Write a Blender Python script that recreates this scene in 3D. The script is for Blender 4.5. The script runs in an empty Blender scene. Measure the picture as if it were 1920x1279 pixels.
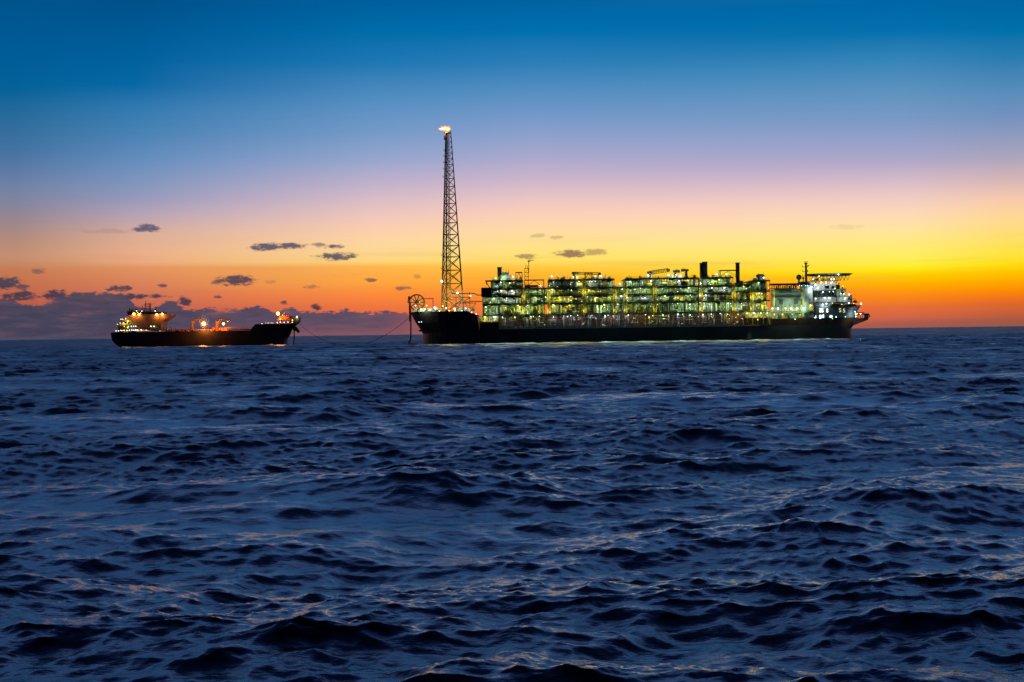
import bpy, math, random
import numpy as np
from mathutils import Vector, Matrix

random.seed(7)
C = bpy.context.scene.collection
SC = bpy.context.scene
R = math.radians

# ------------------------------------------------------------------ camera
F = 2666.67            # focal length in pixels of the 1920 wide photograph
H = 8.0                # camera height above the sea
pitch = math.atan(15.0 / F); roll = 0.01382
fwd = Vector((0, math.cos(pitch), -math.sin(pitch)))
r0 = Vector((1, 0, 0)); u0 = r0.cross(fwd)
rgt = r0 * math.cos(roll) - u0 * math.sin(roll)
upv = rgt.cross(fwd)
cam_d = bpy.data.cameras.new('camera'); cam = bpy.data.objects.new('camera', cam_d); C.objects.link(cam)
cam_d.lens = 50; cam_d.sensor_width = 36; cam_d.clip_start = 0.5; cam_d.clip_end = 200000
m = Matrix((rgt, upv, -fwd)).transposed().to_4x4(); m.translation = (0, 0, H)
cam.matrix_world = m
SC.camera = cam

def ray(px, py):
    return fwd + rgt * ((px - 960) / F) + upv * ((639.5 - py) / F)
def P(px, py, Y):
    d = ray(px, py); d = d * (Y / d.y)
    return d.x, d.z + H
def azel(px, py):
    d = ray(px, py).normalized()
    return math.atan2(d.x, d.y), math.asin(d.z)

# ------------------------------------------------------------------ helpers
def lin(c):
    return tuple(((v/255)/12.92 if v/255 <= 0.04045 else ((v/255+0.055)/1.055)**2.4) for v in c) + (1,)

class NT:
    def __init__(s, tree): s.t = tree
    def new(s, k, **kw):
        n = s.t.nodes.new(k)
        for a, v in kw.items(): setattr(n, a, v)
        return n
    def link(s, a, b): s.t.links.new(a, b)
    def put(s, sock, v):
        if isinstance(v, bpy.types.NodeSocket): s.link(v, sock)
        else: sock.default_value = v
    def m(s, op, a, b=None, c=None, clamp=False):
        n = s.new('ShaderNodeMath', operation=op); n.use_clamp = clamp
        for i, v in enumerate((a, b, c)):
            if v is not None: s.put(n.inputs[i], v)
        return n.outputs[0]
    def smooth(s, v, a, b, lo=0.0, hi=1.0):
        n = s.new('ShaderNodeMapRange', interpolation_type='SMOOTHSTEP')
        s.put(n.inputs[0], v); s.put(n.inputs[1], a); s.put(n.inputs[2], b); s.put(n.inputs[3], lo); s.put(n.inputs[4], hi)
        return n.outputs[0]
    def mix(s, f, a, b, blend='MIX'):
        n = s.new('ShaderNodeMix', data_type='RGBA', blend_type=blend)
        s.put(n.inputs[0], f); s.put(n.inputs[6], a); s.put(n.inputs[7], b)
        return n.outputs[2]
    def ramp(s, v, stops, interp='LINEAR'):
        n = s.new('ShaderNodeValToRGB'); cr = n.color_ramp; cr.interpolation = interp
        while len(cr.elements) > 1: cr.elements.remove(cr.elements[-1])
        cr.elements[0].position = stops[0][0]; cr.elements[0].color = stops[0][1]
        for p, c in stops[1:]:
            e = cr.elements.new(p); e.color = c
        s.put(n.inputs[0], v)
        return n.outputs[0]
    def noise(s, vec, scale, detail=4, rough=0.55):
        n = s.new('ShaderNodeTexNoise'); s.put(n.inputs['Vector'], vec)
        n.inputs['Scale'].default_value = scale; n.inputs['Detail'].default_value = detail
        n.inputs['Roughness'].default_value = rough
        return n.outputs[0]

# ------------------------------------------------------------------ world: dusk sky with clouds
W = bpy.data.worlds.new('World'); SC.world = W; W.use_nodes = True
T = NT(W.node_tree); W.node_tree.nodes.clear()
tc = T.new('ShaderNodeTexCoord'); sep = T.new('ShaderNodeSeparateXYZ'); T.link(tc.outputs['Generated'], sep.inputs[0])
X_, Y_, Z_ = sep.outputs
az = T.m('ARCTAN2', X_, Y_); el = T.m('ARCSINE', Z_)
tz = T.m('SQRT', T.m('MAXIMUM', Z_, 0.0))
def sky_stops(px, lst, high):
    out = []
    for py, col in lst:
        hy = 637.8 - 0.01382 * px
        z = max(hy - py, 0) / F
        z = z / math.sqrt(1 + z*z + ((px-960)/F)**2)
        out.append((math.sqrt(z), lin(col)))
    out.sort(key=lambda a: a[0])
    return out + high
HIGH = [(0.54, lin((66, 128, 200))), (0.61, lin((112, 142, 208))), (0.70, lin((58, 94, 166))), (0.80, lin((26, 50, 104))), (1.0, lin((10, 20, 48)))]  # unseen upper sky, its bright lilac made up to tint the sea's reflections
Lc = sky_stops(30, [(0,(0,84,142)),(100,(0,91,150)),(170,(4,98,153)),(220,(40,107,154)),(280,(66,114,161)),(320,(92,122,166)),(350,(112,130,166)),
    (385,(133,132,155)),(415,(155,134,140)),(445,(176,138,124)),(480,(196,143,112)),(494,(196,136,100)),(506,(196,122,84)),(530,(196,112,76)),(560,(190,98,72)),(590,(165,85,75)),(636,(110,80,100))], HIGH)
Ac = sky_stops(260, [(0,(0,80,138)),(100,(0,95,155)),(160,(5,104,165)),(205,(50,122,176)),(255,(74,131,181)),(300,(100,141,190)),(340,(126,149,189)),(372,(150,153,188)),(402,(180,163,180)),
    (440,(218,173,152)),(475,(234,174,136)),(493,(232,168,124)),(501,(227,148,96)),(530,(216,130,92)),(560,(206,110,84)),(590,(180,90,80)),(634,(130,80,95))], HIGH)
Bc = sky_stops(700, [(0,(0,94,157)),(60,(0,108,170)),(120,(28,120,180)),(190,(84,142,193)),(250,(116,154,200)),(300,(150,166,205)),(340,(188,176,203)),(380,(222,190,196)),(410,(243,200,184)),
    (440,(254,210,168)),(470,(255,216,148)),(490,(255,214,124)),(500,(255,180,78)),(530,(255,165,62)),(550,(254,140,58)),(575,(240,118,62)),(600,(215,100,75)),(628,(180,90,85))], HIGH)
Cc = sky_stops(1000, [(0,(0,98,160)),(60,(0,112,174)),(120,(45,126,184)),(170,(84,142,193)),(215,(115,152,201)),(260,(145,162,204)),(300,(174,170,205)),
    (335,(204,180,202)),(370,(232,196,196)),(400,(252,208,184)),(435,(255,220,160)),(465,(255,226,132)),(488,(255,224,104)),(503,(255,196,60)),(520,(255,178,44)),(555,(255,142,42)),(590,(238,114,58)),(624,(200,95,80))], HIGH)
Dc = sky_stops(1700, [(0,(0,102,165)),(60,(0,113,173)),(110,(50,132,184)),(170,(92,146,191)),(220,(120,153,197)),(265,(150,161,201)),(300,(174,167,200)),(330,(206,182,200)),(365,(236,201,196)),
    (400,(254,217,184)),(430,(255,228,158)),(460,(255,235,120)),(488,(255,239,84)),(504,(255,236,20)),(515,(255,206,0)),(535,(255,170,0)),(555,(252,136,20)),(575,(232,112,50)),(595,(205,100,74)),(613,(180,98,84))], HIGH)
Rc = sky_stops(1890, [(0,(0,100,162)),(60,(0,112,170)),(110,(40,125,176)),(170,(86,140,187)),(220,(116,146,191)),(260,(146,156,190)),(300,(176,166,188)),
    (340,(216,183,182)),(375,(248,202,170)),(410,(255,216,146)),(450,(255,224,100)),(478,(255,228,60)),(494,(255,226,12)),(508,(255,200,0)),(530,(255,164,0)),(550,(252,128,10)),(568,(226,104,38)),(592,(186,92,60)),(611,(165,92,76))], HIGH)
cols_ = [(30, Lc), (260, Ac), (700, Bc), (1000, Cc), (1700, Dc), (1890, Rc)]
sky = T.ramp(tz, cols_[0][1])
for (pa, _), (pb_, stp) in zip(cols_, cols_[1:]):
    a0 = azel(pa, 500)[0]; a1 = azel(pb_, 500)[0]
    n_ = T.new('ShaderNodeMapRange'); T.put(n_.inputs[0], az); n_.inputs[1].default_value = a0; n_.inputs[2].default_value = a1
    sky = T.mix(n_.outputs[0], sky, T.ramp(tz, stp))
# thin streaks that make the bands irregular
cvec = T.new('ShaderNodeCombineXYZ'); T.put(cvec.inputs[0], T.m('MULTIPLY', az, 30.0)); T.put(cvec.inputs[1], T.m('MULTIPLY', el, 80.0))
cv = cvec.outputs[0]
n1 = T.noise(cv, 0.9, 6, 0.6)          # cloud outline, broad
n2 = T.noise(cv, 5.0, 5, 0.6)          # cloud outline, fine
n3 = T.noise(cv, 16.0, 4, 0.6)
nn = T.m('ADD', T.m('ADD', T.m('MULTIPLY', T.m('SUBTRACT', n1, 0.5), 2.6), T.m('MULTIPLY', T.m('SUBTRACT', n2, 0.5), 3.8)), T.m('MULTIPLY', T.m('SUBTRACT', n3, 0.5), 1.3))
svec = T.new('ShaderNodeCombineXYZ'); T.put(svec.inputs[0], T.m('MULTIPLY', az, 7.0)); T.put(svec.inputs[1], T.m('MULTIPLY', el, 120.0))
st = T.noise(svec.outputs[0], 1.0, 3)
sk = T.m('MULTIPLY', T.smooth(el, 0.004, 0.02), T.smooth(el, 0.075, 0.045))
sky = T.mix(T.m('MULTIPLY', T.m('MULTIPLY', T.smooth(st, 0.5, 0.75), sk), 0.35), sky, T.mix(0.5, sky, lin((190, 110, 90))))
# small separate clouds: px, py, half width, half height, strength
clouds = [(275,427,24,9,.85),(500,463,34,8,1),(545,461,30,6,.9),(597,460,14,5,.6),(625,463,20,5,.85),(628,481,40,8,.95),(442,526,37,11,1.15),(405,530,14,4,.6),
 (12,531,26,12,1.1),(42,537,14,6,.7),(72,508,14,5,.55),(222,541,24,6,.8),(305,536,9,4,.7),(408,556,9,3,.7),(695,525,13,4,.65),(585,538,16,4,.5),(533,568,8,4,.8),
 (347,565,14,9,1),(592,576,12,7,1),(990,481,20,6,.6),(1068,476,30,8,.75),(1115,473,26,6,.5),(1010,442,18,4,.3),(1045,445,14,4,.35),(755,540,18,5,.6),(781,518,10,4,.4),
 (1587,426,30,5,.13),(200,433,50,5,.2),(105,552,22,9,.9),(30,556,34,9,1),(250,556,60,6,.9),(505,528,12,4,.3),(640,475,20,3,.4)]
mask = None
for (px, py, a, b, s) in clouds:
    ca, ce = azel(px, py)
    dx = T.m('MULTIPLY', T.m('SUBTRACT', az, ca), F / a); dy = T.m('MULTIPLY', T.m('SUBTRACT', el, ce), F / b)
    q = T.m('SUBTRACT', 1.0, T.m('ADD', T.m('MULTIPLY', dx, dx), T.m('MULTIPLY', dy, dy)))
    q = T.m('MAXIMUM', q, -4.0)
    q = T.m('MULTIPLY', T.smooth(T.m('ADD', q, nn), -0.35, 0.85), min(s*1.2, 1.0))
    mask = q if mask is None else T.m('MAXIMUM', mask, q)
ccol = T.mix(T.smooth(el, 0.02, 0.09), lin((58, 54, 74)), lin((96, 92, 118)))
ccol = T.mix(T.smooth(az, -0.1, 0.1), ccol, lin((140, 95, 80)))
ccol = T.mix(T.smooth(mask, 0.25, 0.8), T.mix(0.5, ccol, lin((170, 112, 104))), ccol)
sky = T.mix(T.m('MULTIPLY', mask, 0.93), sky, ccol)
# low bank along the horizon; its top follows the photograph
tops = [(0,556),(40,566),(80,572),(110,556),(130,550),(160,547),(200,547),(235,552),(255,574),(290,576),(310,566),(325,564),(345,578),(372,580),(392,573),(410,580),(430,577),(450,578),
        (480,575),(500,578),(515,588),(530,578),(545,573),(565,582),(600,584),(640,582),(690,584),(730,581),(770,588),(820,596),(900,602)]
rs = []
for px, py in tops:
    a, e = azel(px, py); rs.append(((a + 0.36) / 0.40, (e / 0.04,)*3 + (1,)))
top = T.m('MULTIPLY', T.ramp(T.m('DIVIDE', T.m('ADD', az, 0.36), 0.40), rs), 0.04)
bn = T.m('MULTIPLY', nn, 0.0024)
bd = T.m('ADD', T.m('SUBTRACT', top, el), bn)
bm = T.m('MULTIPLY', T.smooth(bd, -0.0002, 0.0014), T.smooth(az, 0.0, -0.10))
bcol = T.ramp(T.m('DIVIDE', el, 0.034), [(0.0, lin((128,88,100))), (0.1, lin((112,80,98))), (0.3, lin((82,77,100))), (0.6, lin((74,72,97))), (1.0, lin((72,70,94)))])
bcolL = T.ramp(T.m('DIVIDE', el, 0.034), [(0.0, lin((66,74,98))), (0.12, lin((66,66,90))), (0.3, lin((56,66,90))), (0.65, lin((64,68,90))), (1.0, lin((80,72,88)))])
bcol = T.mix(T.smooth(az, -0.33, -0.12), bcolL, bcol)
bvec = T.new('ShaderNodeCombineXYZ'); T.put(bvec.inputs[0], T.m('MULTIPLY', az, 42.0)); T.put(bvec.inputs[1], T.m('MULTIPLY', el, 260.0))
n4 = T.noise(bvec.outputs[0], 1.0, 6, 0.6)
bcol = T.mix(T.m('MULTIPLY', T.smooth(n4, 0.46, 0.66), 0.40), bcol, T.mix(0.6, bcol, lin((132, 96, 98))))
bcol = T.mix(T.m('MULTIPLY', T.smooth(n4, 0.48, 0.32), 0.35), bcol, lin((48, 50, 72)))
hole = T.m('MULTIPLY', T.smooth(n4, 0.60, 0.70), T.smooth(el, 0.012, 0.02))
bm = T.m('MULTIPLY', bm, T.m('SUBTRACT', 1.0, T.m('MULTIPLY', hole, 0.6)))
sky = T.mix(T.m('MULTIPLY', bm, 0.95), sky, bcol)
# thin veil low on the right
vm = T.m('MULTIPLY', T.m('MULTIPLY', T.smooth(az, 0.12, 0.26), T.smooth(T.m('ADD', el, T.m('MULTIPLY', st, 0.004)), 0.0085, 0.0045)), 0.5)
sky = T.mix(vm, sky, lin((140, 84, 74)))
# night side of the sky behind the camera
aaz = T.m('ABSOLUTE', az)
back = T.smooth(aaz, 0.45, 1.7)
sky = T.mix(back, sky, T.mix(1.0, sky, lin((60, 72, 100)), 'MULTIPLY'))
bg = T.new('ShaderNodeBackground'); T.link(sky, bg.inputs[0]); bg.inputs[1].default_value = 1.0
wo = T.new('ShaderNodeOutputWorld'); T.link(bg.outputs[0], wo.inputs[0])

# ------------------------------------------------------------------ materials
def mat(name, col, rough=0.6, metal=0.0, var=0.25, scale=0.25, emis=None, es=0.0, bump=0.0):
    M = bpy.data.materials.new(name); M.use_nodes = True
    t = NT(M.node_tree); b = M.node_tree.nodes['Principled BSDF']
    b.inputs['Roughness'].default_value = rough; b.inputs['Metallic'].default_value = metal
    if emis:
        b.inputs['Base Color'].default_value = col + (1,)
        b.inputs['Emission Color'].default_value = emis + (1,); b.inputs['Emission Strength'].default_value = es
        M.cycles.emission_sampling = 'NONE'
        return M
    g = t.new('ShaderNodeNewGeometry')
    n = t.noise(g.outputs['Position'], scale, 5, 0.65)
    d = tuple(c * (1 - var) for c in col) + (1,); l = tuple(min(c * (1 + var), .9) for c in col) + (1,)
    c = t.ramp(n, [(0.3, d), (0.7, l)])
    t.link(c, b.inputs['Base Color'])
    if bump:
        bp = t.new('ShaderNodeBump'); bp.inputs['Strength'].default_value = bump; bp.inputs['Distance'].default_value = 0.3
        t.link(n, bp.inputs['Height']); t.link(bp.outputs[0], b.inputs['Normal'])
    return M
MT = dict(
 hull=mat('hull_paint', (0.042, 0.028, 0.030), 0.5, var=.5, scale=.06, bump=.2),
 hull_red=mat('red_oxide', (0.16, 0.045, 0.025), 0.6, var=.45, scale=.08, bump=.2),
 dark_red=mat('dark_red_oxide', (0.075, 0.026, 0.018), 0.7, var=.6, scale=.15),
 grey=mat('grey_blue_paint', (0.13, 0.19, 0.22), 0.5, var=.15, scale=.1),
 steel=mat('green_grey_steel', (0.05, 0.085, 0.07), 0.6, var=.3),
 dark=mat('dark_steel', (0.03, 0.03, 0.028), 0.6, var=.3),
 tower=mat('tower_steel', (0.10, 0.085, 0.03), 0.5, var=.3),
 pale=mat('pale_green_paint', (0.36, 0.46, 0.38), 0.45, var=.2),
 white=mat('white_paint', (0.62, 0.64, 0.60), 0.45, var=.15),
 alu=mat('aluminium_cladding', (0.45, 0.48, 0.47), 0.35, 0.6, var=.3, scale=.6),
 yellow=mat('yellow_paint', (0.55, 0.45, 0.04), 0.5, var=.25),
 rust=mat('rusty_steel', (0.22, 0.09, 0.04), 0.75, var=.5, scale=.3),
 orange=mat('orange_paint', (0.55, 0.14, 0.03), 0.5, var=.2),
 backw=mat('bulkhead_paint', (0.13, 0.20, 0.09), 0.7, var=.8, scale=.6),
 cream=mat('cream_paint', (0.24, 0.15, 0.13), 0.6, var=.2, scale=.15),
 rope=mat('rope', (0.05, 0.045, 0.04), 0.9, var=.2),
 lw=mat('lamp_white', (.8,.8,.8), emis=(0.80, 0.94, 1.0), es=9),
 lg=mat('lamp_green_white', (.8,.8,.8), emis=(0.62, 1.0, 0.42), es=6),
 ly=mat('lamp_yellow', (.8,.8,.8), emis=(1.0, 0.80, 0.06), es=5),
 lo=mat('lamp_sodium', (.8,.8,.8), emis=(1.0, 0.42, 0.06), es=14),
 lwarm=mat('lamp_warm', (.8,.8,.8), emis=(1.0, 0.72, 0.42), es=7),
 port=mat('lit_window', (.5,.5,.5), emis=(1.0, 0.92, 0.60), es=4),
 portb=mat('lit_porthole', (.5,.5,.5), emis=(0.70, 0.95, 0.9), es=3),
 glass=mat('dark_glass', (0.01, 0.012, 0.015), 0.15, var=.1),
)

# ------------------------------------------------------------------ mesh builder
ROOT = {'o': None}
class MB:
    def __init__(s): s.v = []; s.f = []
    def add(s, vs, fs):
        n = len(s.v); s.v += [tuple(p) for p in vs]; s.f += [tuple(i + n for i in f) for f in fs]; return s
    def box(s, x0, x1, y0, y1, z0, z1):
        if x1 < x0: x0, x1 = x1, x0
        if z1 < z0: z0, z1 = z1, z0
        return s.add([(x0,y0,z0),(x1,y0,z0),(x1,y1,z0),(x0,y1,z0),(x0,y0,z1),(x1,y0,z1),(x1,y1,z1),(x0,y1,z1)],
              [(0,3,2,1),(4,5,6,7),(0,1,5,4),(1,2,6,5),(2,3,7,6),(3,0,4,7)])
    def tube(s, p, q, r, n=6, r2=None):
        p = Vector(p); q = Vector(q); d = (q - p)
        if d.length < 1e-6: return s
        d.normalize(); a = d.orthogonal().normalized(); b = d.cross(a); r2 = r if r2 is None else r2
        vs = [p + (a*math.cos(2*math.pi*i/n) + b*math.sin(2*math.pi*i/n))*r for i in range(n)] + \
             [q + (a*math.cos(2*math.pi*i/n) + b*math.sin(2*math.pi*i/n))*r2 for i in range(n)]
        fs = [(i, (i+1)%n, n+(i+1)%n, n+i) for i in range(n)] + [tuple(range(n))[::-1], tuple(range(n, 2*n))]
        return s.add(vs, fs)
    def path(s, pts, r, n=6):
        for a, b in zip(pts, pts[1:]): s.tube(a, b, r, n)
        return s
    def sph(s, c, r, nu=8, nv=5, sx=1, sy=1, sz=1):
        vs = [(c[0], c[1], c[2]-r*sz)]
        for j in range(1, nv):
            t = math.pi*j/nv - math.pi/2
            for i in range(nu):
                p = 2*math.pi*i/nu
                vs.append((c[0]+r*sx*math.cos(t)*math.cos(p), c[1]+r*sy*math.cos(t)*math.sin(p), c[2]+r*sz*math.sin(t)))
        vs.append((c[0], c[1], c[2]+r*sz)); fs = []
        for i in range(nu): fs.append((0, 1+(i+1)%nu, 1+i)); fs.append((len(vs)-1, 1+(nv-2)*nu+i, 1+(nv-2)*nu+(i+1)%nu))
        for j in range(nv-2):
            for i in range(nu):
                a = 1+j*nu+i; b = 1+j*nu+(i+1)%nu; fs.append((a, b, b+nu, a+nu))
        return s.add(vs, fs)
    def prism(s, pts, y0, y1):     # outline in x,z
        n = len(pts); vs = [(x, y0, z) for x, z in pts] + [(x, y1, z) for x, z in pts]
        return s.add(vs, [tuple(range(n)), tuple(range(n, 2*n))[::-1]] + [(i, n+i, n+(i+1)%n, (i+1)%n) for i in range(n)])
    def loft(s, levels, yc):       # levels: z, xl, xr, half beam, bow length, stern length
        ring = []
        K = 10
        for (z, xl, xr, B, Lb, Ls) in levels:
            pts = []
            for i in range(K+1):
                t = i/K; x = xl + Lb*(1-math.cos(t*math.pi/2)); pts.append((x, -B*math.sin(t*math.pi/2)**0.8))
            for i in range(K+1):
                t = 1-i/K; x = xr - Ls*(1-math.cos(t*math.pi/2)); pts.append((x, -B*math.sin(t*math.pi/2)**0.8))
            pts2 = pts + [(x, -y) for x, y in reversed(pts[1:-1])]
            ring.append([(x, yc+y, z) for x, y in pts2])
        n = len(ring[0]); vs = [p for rg in ring for p in rg]; fs = []
        for k in range(len(ring)-1):
            for i in range(n): fs.append((k*n+i, k*n+(i+1)%n, (k+1)*n+(i+1)%n, (k+1)*n+i))
        fs.append(tuple(range(n))[::-1]); fs.append(tuple(range((len(ring)-1)*n, len(ring)*n)))
        return s.add(vs, fs)
    def build(s, name, material, parent=None, smooth=False, root=None):
        me = bpy.data.meshes.new(name)
        rt = root or ROOT['o']
        off = rt.location if rt else Vector((0,0,0))
        me.from_pydata([(x-off[0], y-off[1], z-off[2]) for x, y, z in s.v], [], s.f); me.update()
        o = bpy.data.objects.new(name, me); C.objects.link(o)
        me.materials.append(MT[material] if isinstance(material, str) else material)
        if smooth:
            for p in me.polygons: p.use_smooth = True
        if parent: o.parent = parent
        if 'pipe' in name or name in ('cable_tray', 'equipment_skid'): o['kind'] = 'stuff'
        return o
def empty(name, loc, label, cat, group=None):
    o = bpy.data.objects.new(name, None); C.objects.link(o); o.location = loc; o.empty_display_size = 5
    o['label'] = label; o['category'] = cat
    if group: o['group'] = group
    return o
def rnd(a, b): return random.uniform(a, b)
def lattice(mb, p, q, w, n, r):     # square truss boom from p to q
    p = Vector(p); q = Vector(q); d = (q-p).normalized(); a = Vector((0,1,0)); b = d.cross(a).normalized()
    cs = [(a*w/2*i + b*w/2*j) for i, j in ((-1,-1),(1,-1),(1,1),(-1,1))]
    for c in cs: mb.tube(p+c, q+c, r, 4)
    for k in range(n):
        u = p.lerp(q, k/n); v = p.lerp(q, (k+1)/n)
        for i in range(4):
            mb.tube(u+cs[i], v+cs[(i+1)%4], r*.6, 4); mb.tube(u+cs[i], u+cs[(i+1)%4], r*.6, 4)

# ------------------------------------------------------------------ production ship
Yn = 1094.0; WB = 27.0; Yc = Yn + WB
def fx(px, py=600, d=0): return P(px, py, Yn+d)[0]
def fcx(px, py=600): return P(px, py, Yn+27.0)[0]
def fz(px, py): return P(px, py, Yn)[1]
fp = empty('production_ship', (fx(1180), Yc, 0), 'huge dark hulled oil production ship with brightly lit process decks and tall flare tower', 'ship')
ROOT['o'] = fp
ZD = [11.3, 22.3, 30.7, 36.8, 42.5, 48.8]

hull = MB()
hull.loft([(-4, fcx(793), fcx(1592,634), WB, 20, 14), (8.2, fcx(793), fcx(1592,616), WB, 22, 14), (11.2, fcx(789), fcx(1598,609), WB, 24, 18)], Yc)
# raised aft hull
hull2 = MB().loft([(11.2, fx(1446), fcx(1598,609), WB, .5, 18), (16.3, fx(1446), fcx(1604,598), WB+.4, .5, 20)], Yc)
H_ = hull.build('hull', 'hull', fp)
aft = hull2.build('aft_hull', 'dark_red', fp)
bow = MB().loft([(-4.2, fcx(793), fx(899), WB+2.6, 26, .3), (9, fcx(793), fx(899), WB+2.8, 28, .3), (12.5, fcx(787), fx(898.5), WB+3, 32, .3), (17, fcx(779.6), fx(898), WB+3.2, 36, .3),
   (22.3, fcx(773), fx(896.5), WB+3.4, 40, .3), (25.4, fcx(769.5), fx(876), WB+3.4, 42, .3)], Yc).build('bow_block', 'hull', fp)
# brown side box behind bow block and framing
sb = MB(); sb.box(fx(899.3), fx(935), Yn-.6, Yn+8, 9.6, 16.8)
for k in range(7): sb.box(fx(901+k*5.4), fx(901+k*5.4)+.25, Yn-.85, Yn-.6, 9.8, 16.6)
sb.build('side_sponson', 'hull_red', fp)
sb = MB(); sb.box(fx(1395), fx(1446.4), Yn-.5, Yn+8, 11.3, 17.2)
for k in range(8): sb.box(fx(1397+k*6.6), fx(1397+k*6.6)+.35, Yn-.9, Yn-.5, 11.4, 17)
sb.build('side_sponson', 'rust', fp)
# riser balcony
bal = MB()
xa, xb = fx(935.5), fx(1395)
bal.box(xa, xb, Yn-1.0, Yn+6, 10.9, 11.5)
x = xa; k = 0
while x < xb:
    bal.box(x-.22, x+.22, Yn-.9, Yn-.4, 11.5, 21.6)
    if k % 3 == 1: bal.tube((x, Yn-.6, 21.3), (x+5.9, Yn-.6, 17.4), .16, 4)
    x += 5.95; k += 1
for z in (12.1, 12.9, 13.7, 14.5, 15.3, 16.1, 16.9, 18.2, 19.4): bal.box(xa, xb, Yn-.74, Yn-.56, z, z+.22)
RB = bal.build('riser_balcony', 'alu', fp)
wall = MB(); wall.box(xa, xb, Yn+6, Yn+7, 11.5, 21.7)
wall.build('balcony_bulkhead', 'dark_red', fp)
rp = MB(); rpy = MB()
for k in range(150):
    x = rnd(xa+1, xb-1); y = Yn+rnd(.6, 4.5); r = rnd(.12, .4)
    (rp if random.random() < .65 else rpy).tube((x, y, rnd(11.5, 13)), (x+rnd(-.6,.6), y, rnd(15, 21.4)), r, 5)
for k in range(60):
    x = rnd(xa+1, xb-12); z = rnd(12, 20.5); rp.tube((x, Yn+rnd(1,5), z), (x+rnd(3,11), Yn+rnd(1,5), z), rnd(.1,.25), 5)
for k in range(50):
    x = rnd(xa+1, xb-4); z = rnd(11.6, 12); rp.box(x, x+rnd(.8,2.5), Yn+1, Yn+4, z, z+rnd(.8,2.2))
rp.build('riser_pipes', 'alu', RB); rpy.build('riser_pipes', 'rust', RB)

lamp_count = [0]
def infill(pxa, pxb, za, zb, seed, name, mats=('alu', 'yellow')):
    random.seed(seed); a, b = fx(pxa), fx(pxb); w = MB(); w.box(a, b, Yn+7, Yn+8, za, zb); o = w.build(name, 'backw', fp)
    q = [MB(), MB()]
    for k in range(int((b-a)*1.6)):
        x = rnd(a, b); q[k % 2].tube((x, Yn+rnd(.5,6), za), (x+rnd(-.8,.8), Yn+rnd(.5,6), zb-rnd(0,2)), rnd(.08,.25), 5)
    for k in range(int(b-a)):
        x = rnd(a, b-1.5); q[k % 2].box(x, x+rnd(.5,1.5), Yn+1, Yn+5, za, za+rnd(.6,(zb-za)*.6))
    q[0].build('pipework', mats[0], o); q[1].build('yellow_pipework', mats[1], o); return o
LC = {'lw': (.86,.95,1.0), 'lg': (.72,1.0,.45), 'ly': (1.0,.88,.18), 'lo': (1.0,.36,.05), 'lwarm': (1.0,.7,.4), 'portb': (.7,1,.9)}
def glow(x, y, z, kind, w, parent, rad=.35):
    l = bpy.data.lights.new('lamp_light', 'POINT'); l.energy = w; l.color = LC[kind]; l.shadow_soft_size = rad
    o = bpy.data.objects.new('lamp_light', l); C.objects.link(o); o.location = Vector((x, y, z)) - ROOT['o'].location; o.parent = parent
def lamp(x, y, z, kind, parent, r=.4, root=None, name='lamp', w=None):
    if w is None: w = 0 if r < .3 else 900*(r/.4)**2
    if w: glow(x, y-.3-r*.7, z-.5-r, kind, w, parent)
    o = MB().sph((x, y, z), r, 6, 4).build(name, kind, parent, root=root); lamp_count[0] += 1; return o
stuff_lamps = {'lw': MB(), 'lg': MB(), 'ly': MB(), 'lwarm': MB(), 'portb': MB()}

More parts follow.
